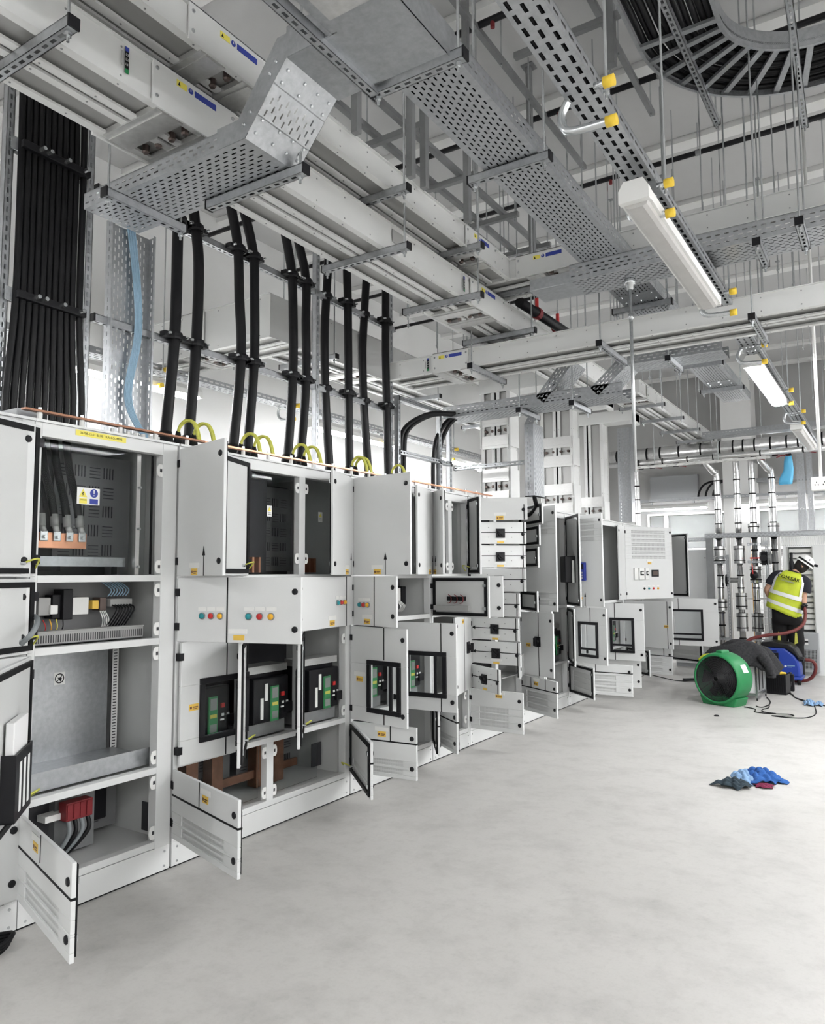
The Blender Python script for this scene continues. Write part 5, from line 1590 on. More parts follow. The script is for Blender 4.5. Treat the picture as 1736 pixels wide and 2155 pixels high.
# louvred equipment enclosure on the right
t = thing('equipment_enclosure', 'white panelled enclosure with a louvred opening behind the worker', 'enclosure')
MB().box(1.83, 1.90, 13.0, 13.6, 0, 1.96).build('left_panel', 'door', t)
MB().box(2.23, 2.9, 13.0, 13.6, 0, 1.96).build('right_panel', 'door', t)
MB().box(2.9, 3.6, 13.0, 13.6, 0, 1.96).build('right_panel', 'door', t)
MB().box(1.90, 2.23, 13.0, 13.6, 1.94, 1.96).build('head', 'door', t)
MB().box(1.90, 2.23, 13.0, 13.6, 0, .64).build('lower_panel', 'door', t)
MB().box(1.90, 2.23, 13.45, 13.6, .64, 1.94).build('rear_panel', 'door', t)
MB().box(1.89, 1.905, 12.99, 13.0, .64, 1.95).build('opening_trim', 'greydev', t)
MB().box(2.225, 2.24, 12.99, 13.0, .64, 1.95).build('opening_trim', 'greydev', t)
for k in range(15):
    z = .68 + k * .084
    MB().prism([(1.91, 13.06, z), (1.91, 13.10, z + .045), (1.91, 13.09, z + .07), (1.91, 13.05, z + .05)], (.31, 0, 0)).build('louvre_slat', 'white', t)
MB().tube(smooth_path([(1.945, 13.02, 1.85), (1.945, 12.99, 1.75), (1.945, 13.0, 1.5), (1.945, 13.03, 1.3)], 4), [.02] * 5 + [.035] * 5 + [.025] * 3, 10).build('black_drier', 'blackp', t, True)
m = MB()
x = 1.78
while x < 3.4:
    m.box(x, x + .014, 13.0, 13.006, 1.97, 2.10)
    x += .028
m.build('comb_guard', 'white', t, kind='stuff')
u = MB().box(2.03, 2.27, 12.90, 12.998, .045, .64).build('cooling_unit', 'greyunit', t, bevel=.012)
MB().box(2.045, 2.13, 12.897, 12.90, .52, .55).build('unit_label', 'white', u)
MB().box(2.045, 2.13, 12.897, 12.90, .46, .49).build('unit_label', 'white', u)
MB().box(2.045, 2.13, 12.8975, 12.90, .495, .515).build('unit_label_band', 'black', u)
m = MB().perf((2.045, 12.897, .09), X, Z, .21, .30, pu=.0175, pv=.0175, su=.012, sv=.012, mg=0, stag=False)
m.build('unit_grille', 'greyunit', u)
MB().box(2.045, 2.255, 12.8985, 12.8995, .09, .39).build('grille_backing', 'black', u)
# far wall windows and services
for i, (xa, xb) in enumerate(((-1.0, -.70), (-.62, .78), (.86, 1.28), (1.34, 2.6))):
    o = struct(MB().box(xa, xb, 15.93, 15.96, 2.05, 2.74).build('window_%d' % (i + 1), 'pane'))
    fr = MB()
    for a, b2, c, d in ((xa - .04, xa, 2.0, 2.78), (xb, xb + .04, 2.0, 2.78), (xa, xb, 2.0, 2.05), (xa, xb, 2.74, 2.78)):
        fr.box(a, b2, 15.9, 16.0, c, d)
    fr.build('window_frame', 'white', o)
struct(MB().box(.58, 1.12, 15.3, 15.9, 0, ZC).build('far_column', 'wall'))  # pale column standing in front of the far wall
tray('slotted tray along the far wall above the lit battens', (-1.4, 15.2, 2.97), X, Y, 4.2, .15, .05, grp='far wall tray', pu=.07, pv=.042, su=.045, sv=.014, mg=.002)
for i in range(3):
    tag(MB().tube(smooth_path([(.03 + i * .14, 15.7, 3.0), (.05 + i * .14, 15.7, 3.15), (.15 + i * .14, 15.7, 3.30), (.35 + i * .12, 15.7, 3.36), (.75 + i * .05, 15.7, 3.34)], 5), .02, 8).build('looping_cable', 'cable', None, True), 'black cable arching onto the far wall tray, %s of three' % ORD[i], 'cable', 'far wall cables')
tray('perforated tray high on the far wall receiving the arching cables', (.70, 15.6, 3.28), X, Y, 2.2, .25, .07, grp='far wall upper tray')
t = thing('transom_plate', 'large grey duct panel on the far wall above the tray', 'panel')
MB().box(-.95, .0, 15.85, 15.98, 3.05, 3.55).build('panel', 'greyunit', t)
tray('upright perforated tray at the end of the cabinet row', (-.09, 10.95, 2.30), Z, X, 1.40, .19, .16, grp='upright trays')
tray('upright perforated tray right of the pipes, wider of two', (2.09, 12.80, 2.187), Z, X, 1.22, .11, .05, grp='upright trays')
tray('upright perforated tray right of the pipes, narrower of two', (2.23, 12.80, 2.187), Z, X, 1.22, .07, .1, grp='upright trays')
tray('perforated tray crossing high in front of the far column', (.9, 12.0, 3.62), X, Y, 1.9, .25, .08)
t = thing('plastic_bag', 'blue film bag hanging from a valve under the header pipe', 'bag')
rings = []
for k, (z, xa, xb) in enumerate(((3.33, 1.95, 2.04), (3.25, 1.93, 2.05), (3.12, 1.92, 2.06), (3.02, 1.86, 2.05), (2.95, 1.84, 2.04), (2.905, 1.85, 2.03))):
    r = []
    for j in range(14):
        a = 2 * math.pi * j / 14
        r.append(((xa + xb) / 2 + (xb - xa) / 2 * math.cos(a), 12.76 + .03 * math.sin(a) * (1 + .3 * math.sin(3 * a + k)), z + .012 * math.sin(2.3 * a + k)))
    rings.append(r)
MB().loft(rings).build('film', 'bluebag', t, True)

# ================================================================ THINGS ON THE FLOOR
# --- green drum fan
t = thing('drum_fan', 'green drum fan blower with black round grille on the floor', 'fan')
fc = V((1.52, 9.62, .31))
fn = V((-.36, -.93, 0)).normalized()
fu = Z.cross(fn).normalized()
R = .30
prof = [(.262, .155), (.272, .168), (.288, .158), (R, .12), (R, -.10), (.285, -.14), (.25, -.15), (.245, -.12), (.262, .155)]
hb = MB().lathe(prof, fc, fn, 40).build('housing', 'green', t, True)
MB().lathe([(.255, .14), (.262, .156), (.268, .14)], fc, fn, 40).build('front_lip', 'blackp', hb, True)
mxf = frame_mx(fc - Z * .31, fu, Z)
b1 = MB(mxf)
b1.prism([(-.20, 0, -.12), (.20, 0, -.12), (.24, .10, -.12), (-.24, .10, -.12)], (0, 0, .25))
b1.build('foot', 'green', t, bevel=.01)
hd = MB(mxf)
hd.prism([(-.05, .60, -.08), (.05, .60, -.08), (.035, .635, -.08), (-.035, .635, -.08)], (0, 0, .16))
hd.build('carry_handle', 'green', t, bevel=.012)
m = MB()
for k in range(20):
    r = .03 + k * .0118
    m.lathe([(r, .150 + .01 * (1 - r / .25)), (r + .0025, .155 + .01 * (1 - r / .25)), (r + .005, .150 + .01 * (1 - r / .25))], fc, fn, 36)
m.build('grille_rings', 'gridgrey', t)
m = MB()
for k in range(10):
    a = 2 * math.pi * k / 10
    d = fu * math.cos(a) + Z * math.sin(a)
    m.bar(fc + fn * .158 + d * .02, fc + fn * .150 + d * .262, .004, .004, fn)
m.build('grille_spokes', 'blackp', t)
MB().lathe([(0, .09), (.06, .085), (.065, .0)], fc, fn, 20).build('hub', 'gridgrey', t, True)
for k in range(6):
    a = 2 * math.pi * k / 6
    d = fu * math.cos(a) + Z * math.sin(a)
    e = fn.cross(d)
    p = fc + fn * .05
    vs = [p + d * .06 - e * .03 - fn * .02, p + d * .06 + e * .03 + fn * .02, p + d * .235 + e * .075 + fn * .035, p + d * .235 - e * .075 - fn * .035]
    MB().add(vs + [v + fn * .006 for v in vs], [(0, 1, 2, 3), (7, 6, 5, 4), (0, 4, 5, 1), (1, 5, 6, 2), (2, 6, 7, 3), (3, 7, 4, 0)]).build('blade', 'blackp', t)
MB().lathe([(0, -.12), (.244, -.12)], fc, fn, 30).build('rear_guard', 'black', t)
sa = fu * math.cos(.45) + Z * math.sin(.45)
lm = frame_mx(fc + sa * (R + .001) + fn * .0, -fn.cross(sa).cross(sa), fn.cross(sa))
MB(lm).box(-.05, .05, -.05, .05, 0, .003).build('paper_label', 'paper', t)
MB(lm).box(-.03, .03, -.02, .02, .003, .004).build('label_print', 'greydev', t)
# --- aluminium framed air scrubber
t = thing('air_scrubber', 'aluminium framed box machine behind the green fan', 'machine')
bx = Matrix.Translation((1.595, 10.10, 0)) @ Matrix.Rotation(math.radians(-5), 4, 'Z') @ Matrix.Diagonal((.72, .86, 1, 1))
for (x, y) in ((0, 0), (.30, 0), (0, .50), (.30, .50)):
    MB(bx).box(x - .014, x + .014, y - .014, y + .014, .03, .47).build('frame_post', 'zinc', t)
    MB(bx).cyl((x, y, 0), (x, y, .03), .012, 8).build('foot', 'black', t)
for z in (.07, .456):
    for (a, c, d, e) in ((0, .30, -.012, .012), (0, .30, .488, .512)):
        MB(bx).box(a, c, d, e, z - .014, z + .014).build('frame_rail', 'zinc', t)
    for x in (0, .30):
        MB(bx).box(x - .012, x + .012, 0, .5, z - .014, z + .014).build('frame_rail', 'zinc', t)
MB(bx).box(.012, .288, .004, .012, .09, .44).build('front_sheet', 'door', t)
MB(bx).box(.288, .296, .012, .488, .09, .44).build('side_sheet', 'greyunit', t)
MB(bx).box(.297, .299, .14, .19, .11, .42).build('black_strip', 'black', t)
MB(bx).box(.297, .299, .34, .38, .11, .42).build('black_strip', 'black', t)
MB(bx).box(0, .30, 0, .5, .462, .468).build('lid', 'door', t)
MB(bx).box(.12, .24, .001, .004, .41, .43).build('name_plate', 'greydev', t)
# --- grey coat heaped on the machine


def cloth(name, m, x0, x1, y0, y1, f, n=26, th=.012, label='', cat='cloth'):
    vs = []
    for j in range(n + 1):
        for i in range(n + 1):
            u, v = i / n, j / n
            vs.append(f(x0 + (x1 - x0) * u, y0 + (y1 - y0) * v, u, v))
    fs = [(j * (n + 1) + i, j * (n + 1) + i + 1, (j + 1) * (n + 1) + i + 1, (j + 1) * (n + 1) + i) for j in range(n) for i in range(n)]
    o = MB().add(vs, fs).build(name, m, None, True)
    sd = o.modifiers.new('thickness', 'SOLIDIFY')
    sd.thickness = th
    sd.offset = 1
    if label:
        tag(o, label, cat)
    return o


def coat(x, y, u, v):
    e = min(u, 1 - u, v, 1 - v)
    z = .50 + .17 * math.sin(math.pi * min(1, max(0, u * .9 + .08))) * (1 - .3 * abs(v - .5)) + .025 * math.sin(9 * u + 5 * v) + .018 * math.sin(21 * v - 6 * u)
    z += .035 * math.sin(4.5 * v + 2)
    if u < .1:
        z -= (.1 - u) * .6
    if u > .78:
        z -= (u - .78) * .95
    if v < .22:
        z -= (.22 - v) * 1.1
    z = max(z, .475) if .12 < u < .82 and v > .2 else z
    return (x + .02 * math.sin(14 * v), y + .02 * math.sin(11 * u), max(z, .30 if u > .9 else .38))


cloth('coat', 'fabric', 1.24, 2.02, 9.95, 10.62, coat, 34, .03, 'charcoal coat heaped over the aluminium machine', 'coat')
t = thing('coat_sleeve', 'dark sleeve of the charcoal coat hanging over the machine edge', 'coat')
MB().tube(smooth_path([(1.88, 9.98, .56), (1.95, 9.96, .48), (1.98, 9.95, .40), (1.99, 9.95, .34)], 5), [.06] * 6 + [.05] * 6 + [.04] * 4, 10).build('sleeve', 'fabric', t, True)
t = thing('hi_vis_bundle', 'rolled yellow hi-vis jacket poking out left of the coat', 'clothing')
MB().tube(smooth_path([(1.20, 9.9, .47), (1.26, 9.88, .52), (1.33, 9.88, .53), (1.40, 9.9, .50)], 4), .03, 8).build('yellow_roll', 'hivis', t, True)
MB().tube(smooth_path([(1.23, 9.9, .44), (1.30, 9.88, .455), (1.40, 9.88, .47), (1.44, 9.9, .5)], 4), .035, 8).build('dark_roll', 'fabric', t, True)
# --- blue vacuum cleaner
t = thing('vacuum_cleaner', 'blue and black wet-dry vacuum cleaner beside the worker', 'vacuum cleaner')
vm = Matrix.Translation((1.88, 11.75, 0)) @ Matrix.Diagonal((1.1, 1, 1, 1))
v = MB(vm)
v.prism([(-.22, 0, .10), (.22, 0, .10), (.22, 0, .22), (.20, 0, .33), (.16, 0, .40), (.05, 0, .50), (-.20, 0, .50), (-.22, 0, .42)], (0, .36, 0))
v.build('blue_body', 'vacblue', t, bevel=.025)
v = MB(vm)
v.prism([(-.22, -.01, .50), (.06, -.01, .50), (.17, -.01, .40), (.215, -.01, .33), (.225, -.01, .38), (.17, -.01, .50), (.10, -.01, .56), (-.10, -.01, .585), (-.22, -.01, .57)], (0, .38, 0))
v.build('black_lid', 'blackp', t, bevel=.02)
MB(vm).box(-.24, .24, -.02, .38, .06, .11).build('base_skirt', 'vacblue', t, bevel=.02)
for (x, y) in ((-.2, .02), (.2, .02), (-.2, .34), (.2, .34)):
    MB(vm).cyl((x - .02, y, .045), (x + .02, y, .045), .045, 14).build('wheel', 'black', t, True)
MB(vm).box(-.13, -.02, -.012, 0, .34, .43).build('switch_panel', 'blackp', t)
MB(vm).lathe([(0, .002), (.014, .002), (.014, 0)], (.055, -.001, .25), (0, -1, 0), 12).build('emblem', 'white', t)
MB(vm).box(.075, .16, -.002, 0, .252, .268).build('name_print', 'palerag', t)
MB(vm).box(.075, .13, -.002, 0, .236, .245).build('name_print', 'palerag', t)
MB(vm).cyl((.21, .1, .35), (.26, .1, .34), .035, 10).build('hose_port', 'blackp', t)
MB(vm).box(-.20, -.04, -.002, 0, .445, .458).build('name_print', 'blackp', t)
# hose
hp = [(2.175, 12.12, 1.06), (2.19, 12.05, .95), (2.17, 11.9, .83), (2.08, 11.75, .75), (1.93, 11.66, .705), (1.78, 11.62, .685), (1.64, 11.6, .655), (1.50, 11.58, .60), (1.36, 11.5, .45), (1.25, 11.3, .25), (1.22, 10.9, .06), (1.3, 10.5, .03)]
tag(MB().tube(smooth_path(hp, 6), .023, 10).build('suction_hose', 'hose', None, True), 'dark red vacuum hose sagging from the worker\'s hand', 'hose')
hp = [(2.18, 11.85, .34), (2.26, 11.86, .33), (2.30, 11.88, .26), (2.28, 11.9, .15), (2.20, 11.92, .06), (2.05, 11.95, .03), (1.9, 11.98, .03)]
tag(MB().tube(smooth_path(hp, 6), .023, 10).build('suction_hose', 'hose', None, True), 'dark red hose curling from the vacuum down to the floor', 'hose')
# black tool crate with yellow tools
t = thing('tool_crate', 'black plastic crate in front of the blue vacuum', 'crate')
cm = Matrix.Translation((1.82, 10.75, 0)) @ Matrix.Rotation(math.radians(-8), 4, 'Z')
for (a, c, d, e) in ((0, .24, 0, .01), (0, .24, .19, .20), (0, .01, .01, .19), (.23, .24, .01, .19)):
    MB(cm).box(a, c, d, e, .01, .25).build('crate_side', 'blackp', t)
MB(cm).box(0, .24, 0, .2, 0, .012).build('crate_floor', 'blackp', t)
for k in range(9):
    MB(cm).box(.015 + k * .025, .025 + k * .025, -.006, 0, .03, .22).build('rib', 'black', t)
for i, (x, y, r) in enumerate(((.02, .05, .028), (.12, .08, .02))):
    o = MB(cm).tube([(x, y, .24), (x + .05, y + .03, .26), (x + .10, y + .02, .262)], [r, r, r * .6], 8).build('hand_tool', 'capyellow', None, True)
    tag(o, ('yellow-handled tool at the left of the black crate', 'yellow-handled tool in the middle of the black crate')[i], 'tool', 'tools in the crate')
t = thing('nozzle_stand', 'black floor tool standing between the crate and the vacuum', 'nozzle')
MB().tube(smooth_path([(2.06, 11.15, .24), (2.07, 11.12, .12), (2.04, 11.0, .03), (1.98, 10.9, .02)], 4), .02, 8).build('elbow', 'blackp', t, True)
MB().box(2.05, 2.11, 11.1, 11.16, 0, .22).build('tube', 'blackp', t, bevel=.01)
# floor nozzle left of fan
t = thing('floor_nozzle', 'black floor nozzle lying left of the green fan', 'nozzle')
MB().bar((.66, 11.3, .03), (.86, 11.45, .03), .06, .035).build('nozzle_head', 'blackp', t, bevel=.008)
MB().tube(smooth_path([(.84, 11.43, .04), (.95, 11.3, .08), (1.08, 11.0, .14), (1.18, 10.75, .10)], 5), .024, 8).build('wand', 'blackp', t, True)
# cords
cords = [('black cord snaking from the fan toward the right', [(1.75, 9.52), (1.88, 9.43), (1.92, 9.23), (2.09, 9.21), (2.24, 9.27), (2.30, 9.2), (2.2, 9.12), (2.10, 9.08), (2.28, 9.06), (2.43, 9.15), (2.49, 9.48), (2.41, 10.16)]),
         ('thin black cord end beside the machine feet', [(1.87, 10.4), (1.95, 10.1), (1.975, 9.83), (1.93, 9.6), (1.86, 9.65)]),
         ('thin black cord joining the loops in front of the machine', [(1.975, 9.83), (2.0, 9.6), (1.96, 9.45), (1.98, 9.3), (2.12, 9.24)]),
         ('black cord running from the vacuum to the blue rags', [(1.95, 11.5), (2.07, 10.97), (2.16, 10.6), (2.24, 10.39), (2.32, 10.25)]),
         ('second black cord from the vacuum to the blue rags', [(1.93, 11.45), (2.02, 10.95), (2.13, 10.75), (2.17, 10.55), (2.30, 10.35), (2.38, 10.24)]),
         ('black cord leaving the picture at the right past the rags', [(2.44, 10.18), (2.52, 10.08), (2.70, 9.95), (2.95, 9.9)]),
         ('black cord along the floor below the last cabinet doors', [(.10, 11.75), (.35, 11.5), (.57, 11.32), (.72, 11.42), (.77, 11.67)])]
for lab, pts in cords:
    tag(MB().tube(smooth_path([(x, y, .006) for x, y in pts], 6), .0055, 6).build('extension_lead', 'black', None, True), lab, 'cord', 'cords on the floor')


def rag(cx_, cy_, rx, ry, h, seed, rot=0):
    rnd = random.Random(seed)
    ph = [rnd.uniform(0, 6.28) for _ in range(8)]

    def f(x, y, u, v):
        a, c = u * 2 - 1, v * 2 - 1
        d = math.hypot(a, c)
        e = 1 + .18 * math.sin(3 * math.atan2(c, a) + ph[0]) + .10 * math.sin(7 * math.atan2(c, a) + ph[1])
        fold = abs(math.sin(5 * a + 3 * c + ph[2])) * .55 + abs(math.sin(7 * c - 2 * a + ph[3])) * .45
        z = .004 + h * max(0, 1 - d * d * .55) * (.25 + .75 * fold)
        X_, Y_ = a * rx * e, c * ry * e
        return (cx_ + X_ * math.cos(rot) - Y_ * math.sin(rot), cy_ + X_ * math.sin(rot) + Y_ * math.cos(rot), z)
    return f


for (nm, m_, cx_, cy_, rx, ry, h, sd, rot, lab) in (
        ('cleaning_rag', 'bluerag', 2.39, 6.28, .105, .15, .09, 3, .3, 'crumpled royal blue cloth on top of the rag heap'),
        ('cleaning_rag', 'palerag', 2.27, 6.22, .07, .14, .07, 5, .1, 'pale blue cloth at the back of the rag heap'),
        ('cleaning_rag', 'slaterag', 2.24, 6.0, .10, .10, .06, 8, -.4, 'dark slate cloth at the front left of the rag heap'),
        ('cleaning_rag', 'magenta', 2.43, 6.09, .06, .05, .02, 2, .2, 'scrap of dark pink cloth peeking from the rag heap'),
        ('cleaning_rag', 'bluerag', 2.50, 6.28, .06, .06, .03, 12, .2, 'pointed corner of blue cloth right of the rag heap'),
        ('cleaning_rag', 'palerag', 2.37, 10.1, .05, .12, .06, 6, 0, 'pale blue rag on the cords right of the crate, left one'),
        ('cleaning_rag', 'palerag', 2.47, 10.12, .04, .10, .04, 9, 0, 'pale blue rag on the cords right of the crate, right one')):
    tag(cloth(nm, m_, -1, 1, -1, 1, rag(cx_, cy_, rx, ry, h, sd, rot), 22, .004), lab, 'rag', 'rags on the floor')
tag(MB().lathe([(0, .012), (.02, .012), (.028, .004), (.03, 0)], (1.59, 8.79, 0), (0, 0, 1), 12).build('cable_tie_scrap', 'black', None), 'small flat black scrap lying alone on the floor', 'scrap')
t = thing('cable_coil', 'coil of black cable on the floor at the lower left corner', 'cable')
for k in range(4):
    pts = [(.10 + (.05 + .006 * k) * math.cos(a * .5236), 1.80 + (.05 + .006 * k) * math.sin(a * .5236), .014 + .012 * k + .01 * math.sin(a)) for a in range(12)]
    MB().tube(pts, .009, 6, closed=True).build('turn', 'black', t, True)

# ================================================================ PERSON
pn = thing('person', 'person in yellow hi-vis vest and white helmet leaning to the louvred opening, holding a hose', 'person')
YP = 12.28


def skin_mesh(name, verts, edges, m, parent, root=0, sub=2):
    me = bpy.data.meshes.new(name)
    me.from_pydata([v[0] for v in verts], edges, [])
    o = bpy.data.objects.new(name, me)
    COL.objects.link(o)
    o.parent = parent
    me.materials.append(M[m])
    sk = o.modifiers.new('skin', 'SKIN')
    sk.use_smooth_shade = True
    if not me.skin_vertices:
        me.attributes.new('skin', 'FLOAT', 'POINT') if False else None
    bm = bmesh.new()
    bm.from_mesh(me)
    ly = bm.verts.layers.skin.verify()
    for i, bv in enumerate(bm.verts):
        r = verts[i][1]
        bv[ly].radius = r if isinstance(r, tuple) else (r, r)
        bv[ly].use_root = (i == root)
    bm.to_mesh(me)
    bm.free()
    ss = o.modifiers.new('sub', 'SUBSURF')
    ss.levels = sub
    ss.render_levels = sub
    return o


def P3(x, z, dy=0.0):
    return (x, YP + dy, z)


verts = [(P3(1.925, .95), (.15, .11)), (P3(1.935, 1.12), (.14, .10)), (P3(1.97, 1.32), (.16, .11)), (P3(2.02, 1.48), (.13, .09)), (P3(2.075, 1.56, .01), .055), (P3(2.12, 1.61, .03), .06), (P3(2.17, 1.66, .05), .088), (P3(2.22, 1.71, .05), .075),
         (P3(1.86, 1.50), .06), (P3(1.80, 1.47), .058), (P3(1.67, 1.30, -.02), .046), (P3(1.70, 1.18, .10), .04), (P3(1.76, 1.10, .20), .03), (P3(1.79, 1.07, .24), .034),
         (P3(2.13, 1.43), .06), (P3(2.17, 1.40), .058), (P3(2.165, 1.21, -.03), .045), (P3(2.17, 1.12, -.07), .036), (P3(2.175, 1.08, -.10), .03), (P3(2.175, 1.05, -.12), .034),
         (P3(1.83, .86), .095), (P3(1.815, .50, .02), .065), (P3(1.805, .10), .045), (P3(1.80, .04, .12), .04),
         (P3(2.03, .86), .095), (P3(2.045, .50, .02), .065), (P3(2.05, .10), .045), (P3(2.06, .04, .12), .04)]
edges = [(0, 1), (1, 2), (2, 3), (3, 4), (4, 5), (5, 6), (6, 7), (3, 8), (8, 9), (9, 10), (10, 11), (11, 12), (12, 13), (3, 14), (14, 15), (15, 16), (16, 17), (17, 18), (18, 19), (0, 20), (20, 21), (21, 22), (22, 23), (0, 24), (24, 25), (25, 26), (26, 27)]
body = skin_mesh('body', verts, edges, 'skin', pn)
# fingers of the right hand, closed round the hose in a black glove
gl = []
ge = []
hx, hy, hz = 2.175, YP - .13, 1.045
for k, (dz, ln) in enumerate(((.028, .075), (.010, .082), (-.008, .078), (-.025, .062))):
    i0 = len(gl)
    gl += [((hx - .03, hy + .0, hz + dz), .0095), ((hx - .04, hy - .035, hz + dz), .0095), ((hx - .012, hy - .055, hz + dz), .009), ((hx + .018, hy - .045, hz + dz - .004), .008)]
    ge += [(i0, i0 + 1), (i0 + 1, i0 + 2), (i0 + 2, i0 + 3)]
i0 = len(gl)
gl += [((hx + .02, hy + .01, hz + .03), .011), ((hx + .04, hy - .03, hz + .035), .010), ((hx + .02, hy - .055, hz + .03), .009)]
ge += [(i0, i0 + 1), (i0 + 1, i0 + 2)]
for k in range(5):
    st = [k * 4 for k in range(4)] + [16]
mg = MB()
for a, b2 in ge:
    mg.tube([gl[a][0], gl[b2][0]], [gl[a][1], gl[b2][1]], 8)
mg.tube([(hx, hy + .05, hz + .05), (hx - .005, hy + .01, hz + .015), (hx - .012, hy - .01, hz - .03)], [.034, .042, .034], 10)
mg.build('glove', 'blackp', pn, True)
mg = MB()
for k in range(4):
    mg.tube(smooth_path([(1.785 + k * .012, YP + .24, 1.075 - k * .012), (1.81 + k * .012, YP + .275, 1.065 - k * .012), (1.84 + k * .01, YP + .27, 1.05 - k * .012)], 3), .009, 7)
mg.build('fingers', 'skin', pn, True)


def ring_at(c, a, bd, tau, n=24, yo=0.0, p=2.4):
    out = []
    cu, su = math.cos(tau), math.sin(tau)
    for k in range(n):
        an = 2 * math.pi * k / n
        ca, sa_ = math.cos(an), math.sin(an)
        xx = a * math.copysign(abs(ca) ** (2 / p), ca)
        yy2 = bd * math.copysign(abs(sa_) ** (2 / p), sa_)
        out.append((c[0] + xx * cu, YP + yo + yy2, c[1] - xx * su))
    return out


TS = [(0.0, (1.885, .968), .252, .165, .41), (.25, (1.91, 1.11), .238, .16, .36), (.6, (1.955, 1.31), .222, .155, .29), (.82, (1.99, 1.43), .215, .14, .27), (.95, (2.015, 1.51), .175, .11, .27), (1.0, (2.04, 1.56), .10, .085, .27)]


def tors(f, grow=0.0):
    for (f0, c0, a0_, b0, t0), (f1, c1, a1_, b1_, t1) in zip(TS, TS[1:]):
        if f0 <= f <= f1 + 1e-6:
            s = (f - f0) / (f1 - f0)
            L_ = lambda p, q: p + (q - p) * s
            return ring_at((L_(c0[0], c1[0]), L_(c0[1], c1[1])), L_(a0_, a1_) + grow, L_(b0, b1_) + grow, L_(t0, t1))


NV = 14
vr = []
for k in range(NV + 1):
    r = tors(k / NV)
    vr.append([(x, y + .006 * math.sin(9 * x + 7 * z), z + (.004 * math.sin(25 * x) if k == 0 else 0)) for x, y, z in r])
vest = MB().loft(vr, caps=False).build('vest', 'hivis', pn, True)
sdm = vest.modifiers.new('thickness', 'SOLIDIFY')
sdm.thickness = .006
for f0, f1 in ((.14, .235), (.40, .50)):
    MB().loft([tors(f0, .008), tors((f0 + f1) / 2, .009), tors(f1, .008)], caps=False).build('reflective_band', 'reflect', vest, True)
# vertical braces on the back (camera side is -Y: ring index 12..23)
for i0, f0 in ((14, .5), (21, .235)):
    rows = []
    for k in range(9):
        f = .47 + (.96 - .47) * k / 8
        r = tors(f, .0095)
        rows.append([r[i0], r[(i0 + 1) % 24]])
    vs = [p for r in rows for p in r]
    MB().add(vs, [(2 * i, 2 * i + 1, 2 * i + 3, 2 * i + 2) for i in range(8)]).build('reflective_brace', 'reflect', vest, True)
tm = frame_mx((1.985, YP - .158, 1.425), (math.cos(.30), .0, -math.sin(.30)), (math.sin(.30), .06, math.cos(.30)))
text_mesh('COM.SAR', .07, tm @ Matrix.Translation((-.01, .045, .008)), .012).build('lettering', 'black', vest)
text_mesh('IT CLEANING', .030, tm @ Matrix.Translation((-.01, -.006, .006)), .008).build('lettering', 'greyunit', vest)
# shirt sleeves
MB().tube(smooth_path([P3(1.90, 1.50), P3(1.81, 1.49), P3(1.745, 1.41, -.01), P3(1.72, 1.37, -.015)], 4), [.085] * 5 + [.08] * 5 + [.07] * 3, 12).build('shirt_sleeve', 'shirt', pn, True)
MB().tube(smooth_path([P3(2.10, 1.44), P3(2.18, 1.41), P3(2.185, 1.30, -.015), P3(2.18, 1.26, -.02)], 4), [.085] * 5 + [.08] * 5 + [.072] * 3, 12).build('shirt_sleeve', 'shirt', pn, True)
MB().loft([ring_at((2.03, 1.53), .09, .08, .3), ring_at((2.06, 1.575), .07, .07, .4)], caps=False).build('shirt_collar', 'shirt', pn, True)
# trousers
tr = MB()
tr.loft([ring_at((1.93, .80), .205, .15, .05), ring_at((1.925, .92), .20, .15, .1), ring_at((1.915, 1.05), .19, .14, .2)], caps=True)
for sx, x0_, x1_, x2_ in ((-1, 1.835, 1.815, 1.805), (1, 2.03, 2.045, 2.05)):
    tr.tube(smooth_path([P3(x0_, .88), P3(x0_, .68), P3(x1_, .48, .02), P3(x2_, .25), P3(x2_, .07)], 4), [.115] * 4 + [.105] * 4 + [.085] * 4 + [.08] * 4 + [.075], 14)
tr.build('trousers', 'trouser', pn, True)
for x in (1.83, 2.05):
    MB().prism([(x - .03, YP - .105, .52), (x + .015, YP - .105, .54), (x + .01, YP - .105, .68), (x - .015, YP - .105, .70)], (0, .02, 0)).build('knee_patch', 'lime', pn)
for x in (1.80, 2.055):
    MB().tube(smooth_path([P3(x, .06, -.07), P3(x, .055, .0), P3(x, .05, .1), P3(x, .04, .19)], 4), [.045] * 4 + [.055] * 4 + [.052] * 4 + [.04], 12).build('boot', 'black', pn, True)
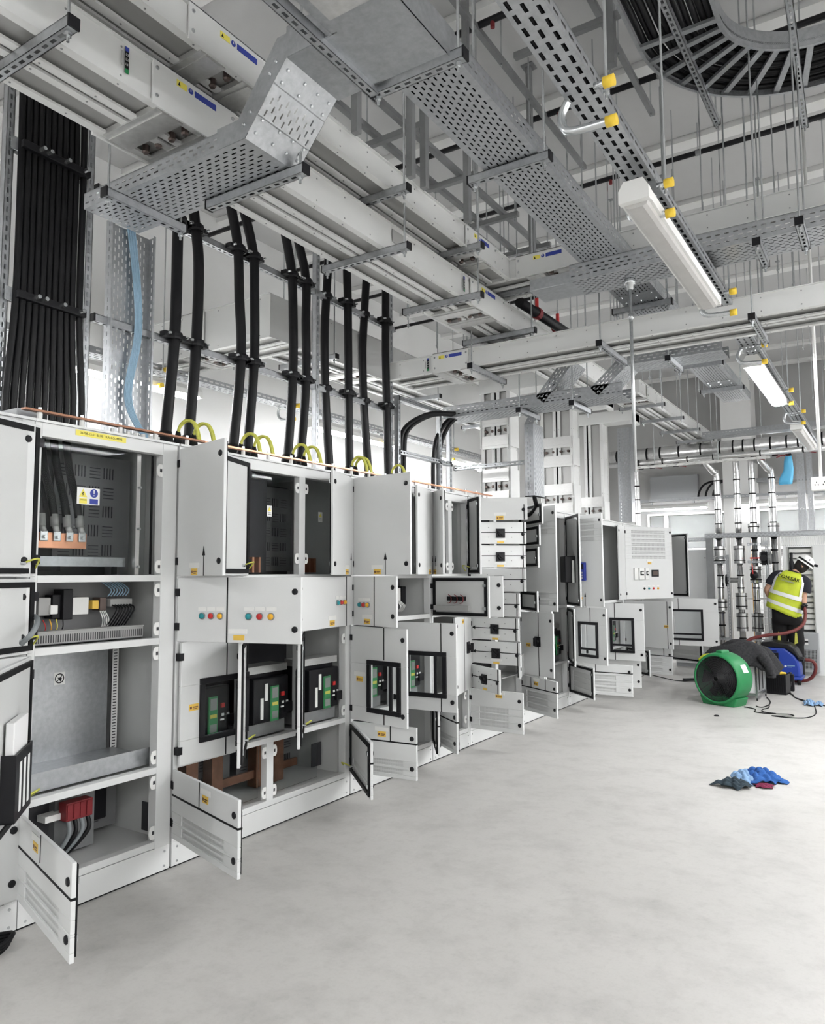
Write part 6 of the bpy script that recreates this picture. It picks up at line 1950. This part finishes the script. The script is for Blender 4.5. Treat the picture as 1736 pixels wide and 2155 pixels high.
# head dressing: hair, helmet, ear, face
hc = V(P3(2.175, 1.665, .05))
up = V((.62, .10, .78)).normalized()      # crown direction (head tipped right)
MB().lathe([(.0, -.13), (.06, -.12), (.088, -.07), (.096, .0), (.09, .05), (.0, .08)], hc + V((-.012, -.012, 0)), up, 16).build('hair', 'hair', pn, True)
hl = MB()
hl.lathe([(.118, .015), (.12, .03), (.112, .07), (.09, .11), (.05, .138), (.0, .145)], hc, up, 20)
hl.lathe([(.118, .015), (.138, .010), (.138, .018), (.12, .03)], hc, up, 20)
he = hl.build('helmet', 'white', pn, True)
MB().lathe([(.121, .035), (.123, .036), (.1175, .062), (.1155, .062)], hc, up, 20).build('helmet_stripe', 'black', he, True)
MB().bar(hc + up * .145, hc + up * .05 + V((.05, -.10, .02)), .02, .012).build('helmet_rib', 'black', he)
MB().cyl(hc + up * .06 + V((.10, -.02, -.06)), hc + up * .07 + V((.135, -.03, -.08)), .018, 8).build('head_torch', 'blackp', he)
MB().tube(smooth_path([hc + up * .02 + V((-.06, -.095, .03)), hc - up * .05 + V((.01, -.10, -.01)), hc - up * .12 + V((.05, -.02, -.03))], 4), .008, 6).build('chin_strap', 'blackp', he, True)
MB().lathe([(0, .012), (.02, .01), (.028, 0)], hc + V((-.02, -.095, -.02)), (0, -1, 0), 10).build('ear', 'skin', pn, True)
fx = hc + V((-.02, .09, -.01))
MB().lathe([(0, .03), (.012, .015), (.016, 0)], fx, (-.2, 1, 0), 8).build('nose', 'skin', pn, True)
for d in (-1, 1):
    MB().lathe([(0, .008), (.008, .005), (.010, 0)], fx + up * .03 + V((.03 * d, -.004, 0)), (-.2, 1, 0), 8).build('eye', 'white', pn, True)
MB().bar(fx - up * .04 + V((-.02, -.005, 0)), fx - up * .04 + V((.02, -.005, 0)), .008, .008).build('mouth', 'reddark', pn)
# ================================================================ put each Empty at its thing's base
bpy.context.view_layer.update()


def leaves(o):
    out = []
    for c in o.children:
        out.append(c)
        out += leaves(c)
    return out


for o in [o for o in bpy.data.objects if o.type == 'EMPTY' and o.parent is None]:
    lo = V((1e9,) * 3)
    hi = V((-1e9,) * 3)
    for c in leaves(o):
        if c.type == 'MESH':
            mw = c.matrix_world
            for p in c.bound_box:
                q = mw @ V(p)
                lo = V(map(min, lo, q))
                hi = V(map(max, hi, q))
    base = V(((lo.x + hi.x) / 2, (lo.y + hi.y) / 2, lo.z))
    if lo.x > 1e8:
        continue
    d = base - o.location
    o.location = base
    for c in o.children:
        c.matrix_parent_inverse = Matrix.Translation(-d) @ c.matrix_parent_inverse
